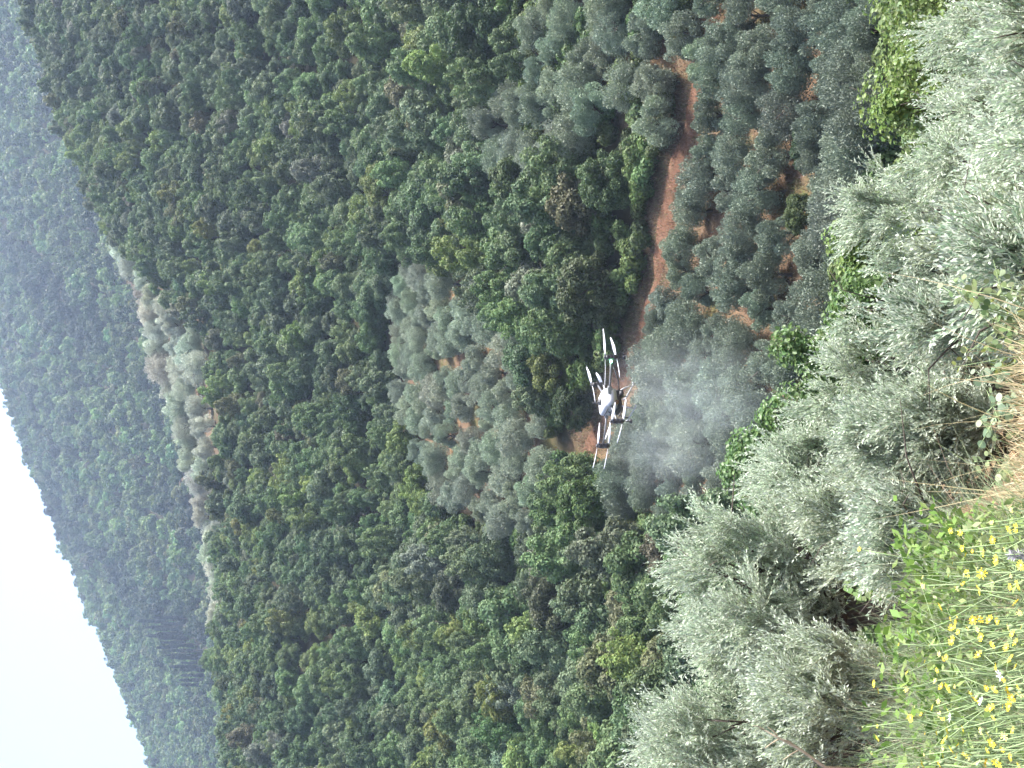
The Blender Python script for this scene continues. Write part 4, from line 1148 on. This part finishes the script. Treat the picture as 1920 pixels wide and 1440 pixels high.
# landing skids
for sx in (-1, 1):
    g = empty('landing_skid', (0, 0, 0)); g.parent = drone
    for sy in (-1, 1):
        mb = MB(); mb.tube([[sx * .16, sy * .22, -.22], [sx * .24, sy * .28, -.38], [sx * .28, sy * .30, -.56]], [.020, .017, .015], 10); link('strut', mb.mesh('skid_strut', M_GREYT if sy > 0 else M_WHITE, True), g)
    mb = MB(); mb.tube([[sx * .28, -.50, -.53], [sx * .28, -.44, -.565], [sx * .28, .44, -.565], [sx * .28, .50, -.53]], .016, 10); link('runner', mb.mesh('skid_runner', M_WHITE, True), g)

# ---------------------------------------------------------------- spray mist
def ico(name, mat, sub=3):
    import bmesh
    bm = bmesh.new(); bmesh.ops.create_icosphere(bm, subdivisions=sub, radius=1.0); me = bpy.data.meshes.new(name); bm.to_mesh(me); bm.free(); me.materials.append(mat); return me
vm, nt, out = new_mat('spray_droplets'); L = nt.links.new
tc = N(nt, 'ShaderNodeTexCoord')
nz = N(nt, 'ShaderNodeTexNoise', i_Scale=3.1, i_Detail=6.0, i_Roughness=.62, i_Distortion=1.1); mp = N(nt, 'ShaderNodeMapping'); mp.inputs['Scale'].default_value = (1.25, 1.0, .55); L(tc.outputs['Object'], mp.inputs[0]); L(mp.outputs[0], nz.inputs['Vector'])
ln = N(nt, 'ShaderNodeVectorMath', operation='LENGTH'); L(tc.outputs['Object'], ln.inputs[0])
fo = N(nt, 'ShaderNodeMapRange', i_1=1.0, i_2=.05, i_3=0.0, i_4=1.0); L(ln.outputs['Value'], fo.inputs[0])
f2 = N(nt, 'ShaderNodeMath', operation='POWER', i_1=1.9); L(fo.outputs[0], f2.inputs[0])
nm_ = N(nt, 'ShaderNodeMapRange', i_1=.38, i_2=.70, i_3=.0, i_4=1.0); L(nz.outputs['Fac'], nm_.inputs[0])
ml = N(nt, 'ShaderNodeMath', operation='MULTIPLY'); L(f2.outputs[0], ml.inputs[0]); L(nm_.outputs[0], ml.inputs[1])
m2 = N(nt, 'ShaderNodeMath', operation='MULTIPLY', i_1=0.42); L(ml.outputs[0], m2.inputs[0])
pv = N(nt, 'ShaderNodeVolumePrincipled'); pv.inputs['Color'].default_value = (.88, .965, 1.0, 1); L(m2.outputs[0], pv.inputs['Density'])
pv.inputs['Anisotropy'].default_value = 0.0
L(pv.outputs[0], out.inputs['Volume'])
MISTMESH = ico('spray_mist', vm)
for (x, y, d, sx, sy, sz, lab) in ((1285, 750, 27.2, 2.1, 1.5, 2.9, 'pale spray mist drifting down under the drone\'s nearest rotors'), (1250, 860, 27.0, 1.3, 1.0, 2.0, 'thin spray mist sinking beneath the drone\'s far-side rotor')):
    o = link('spray_mist', MISTMESH, loc=at(x, y, d), scale=(sx, sy, sz)); tag(o, lab, 'mist', kind='stuff')

# ---------------------------------------------------------------- hazy air
hm, nt, out = new_mat('haze_air')
pv = N(nt, 'ShaderNodeVolumePrincipled'); pv.inputs['Color'].default_value = (.60, .76, 1.0, 1); pv.inputs['Density'].default_value = HAZE_DENSITY
pv.inputs['Anisotropy'].default_value = 0.25
nt.links.new(pv.outputs[0], out.inputs['Volume'])
zmin = float(GZ.min()) - 2.0; zmax = max(float(GZ.max()), 60) + 32
mb = MB(); mb.box((0, 800, (zmin + zmax) / 2), (3300, 1720, zmax - zmin))
hz = link('haze', mb.mesh('haze', hm)); tag(hz, kind='stuff')
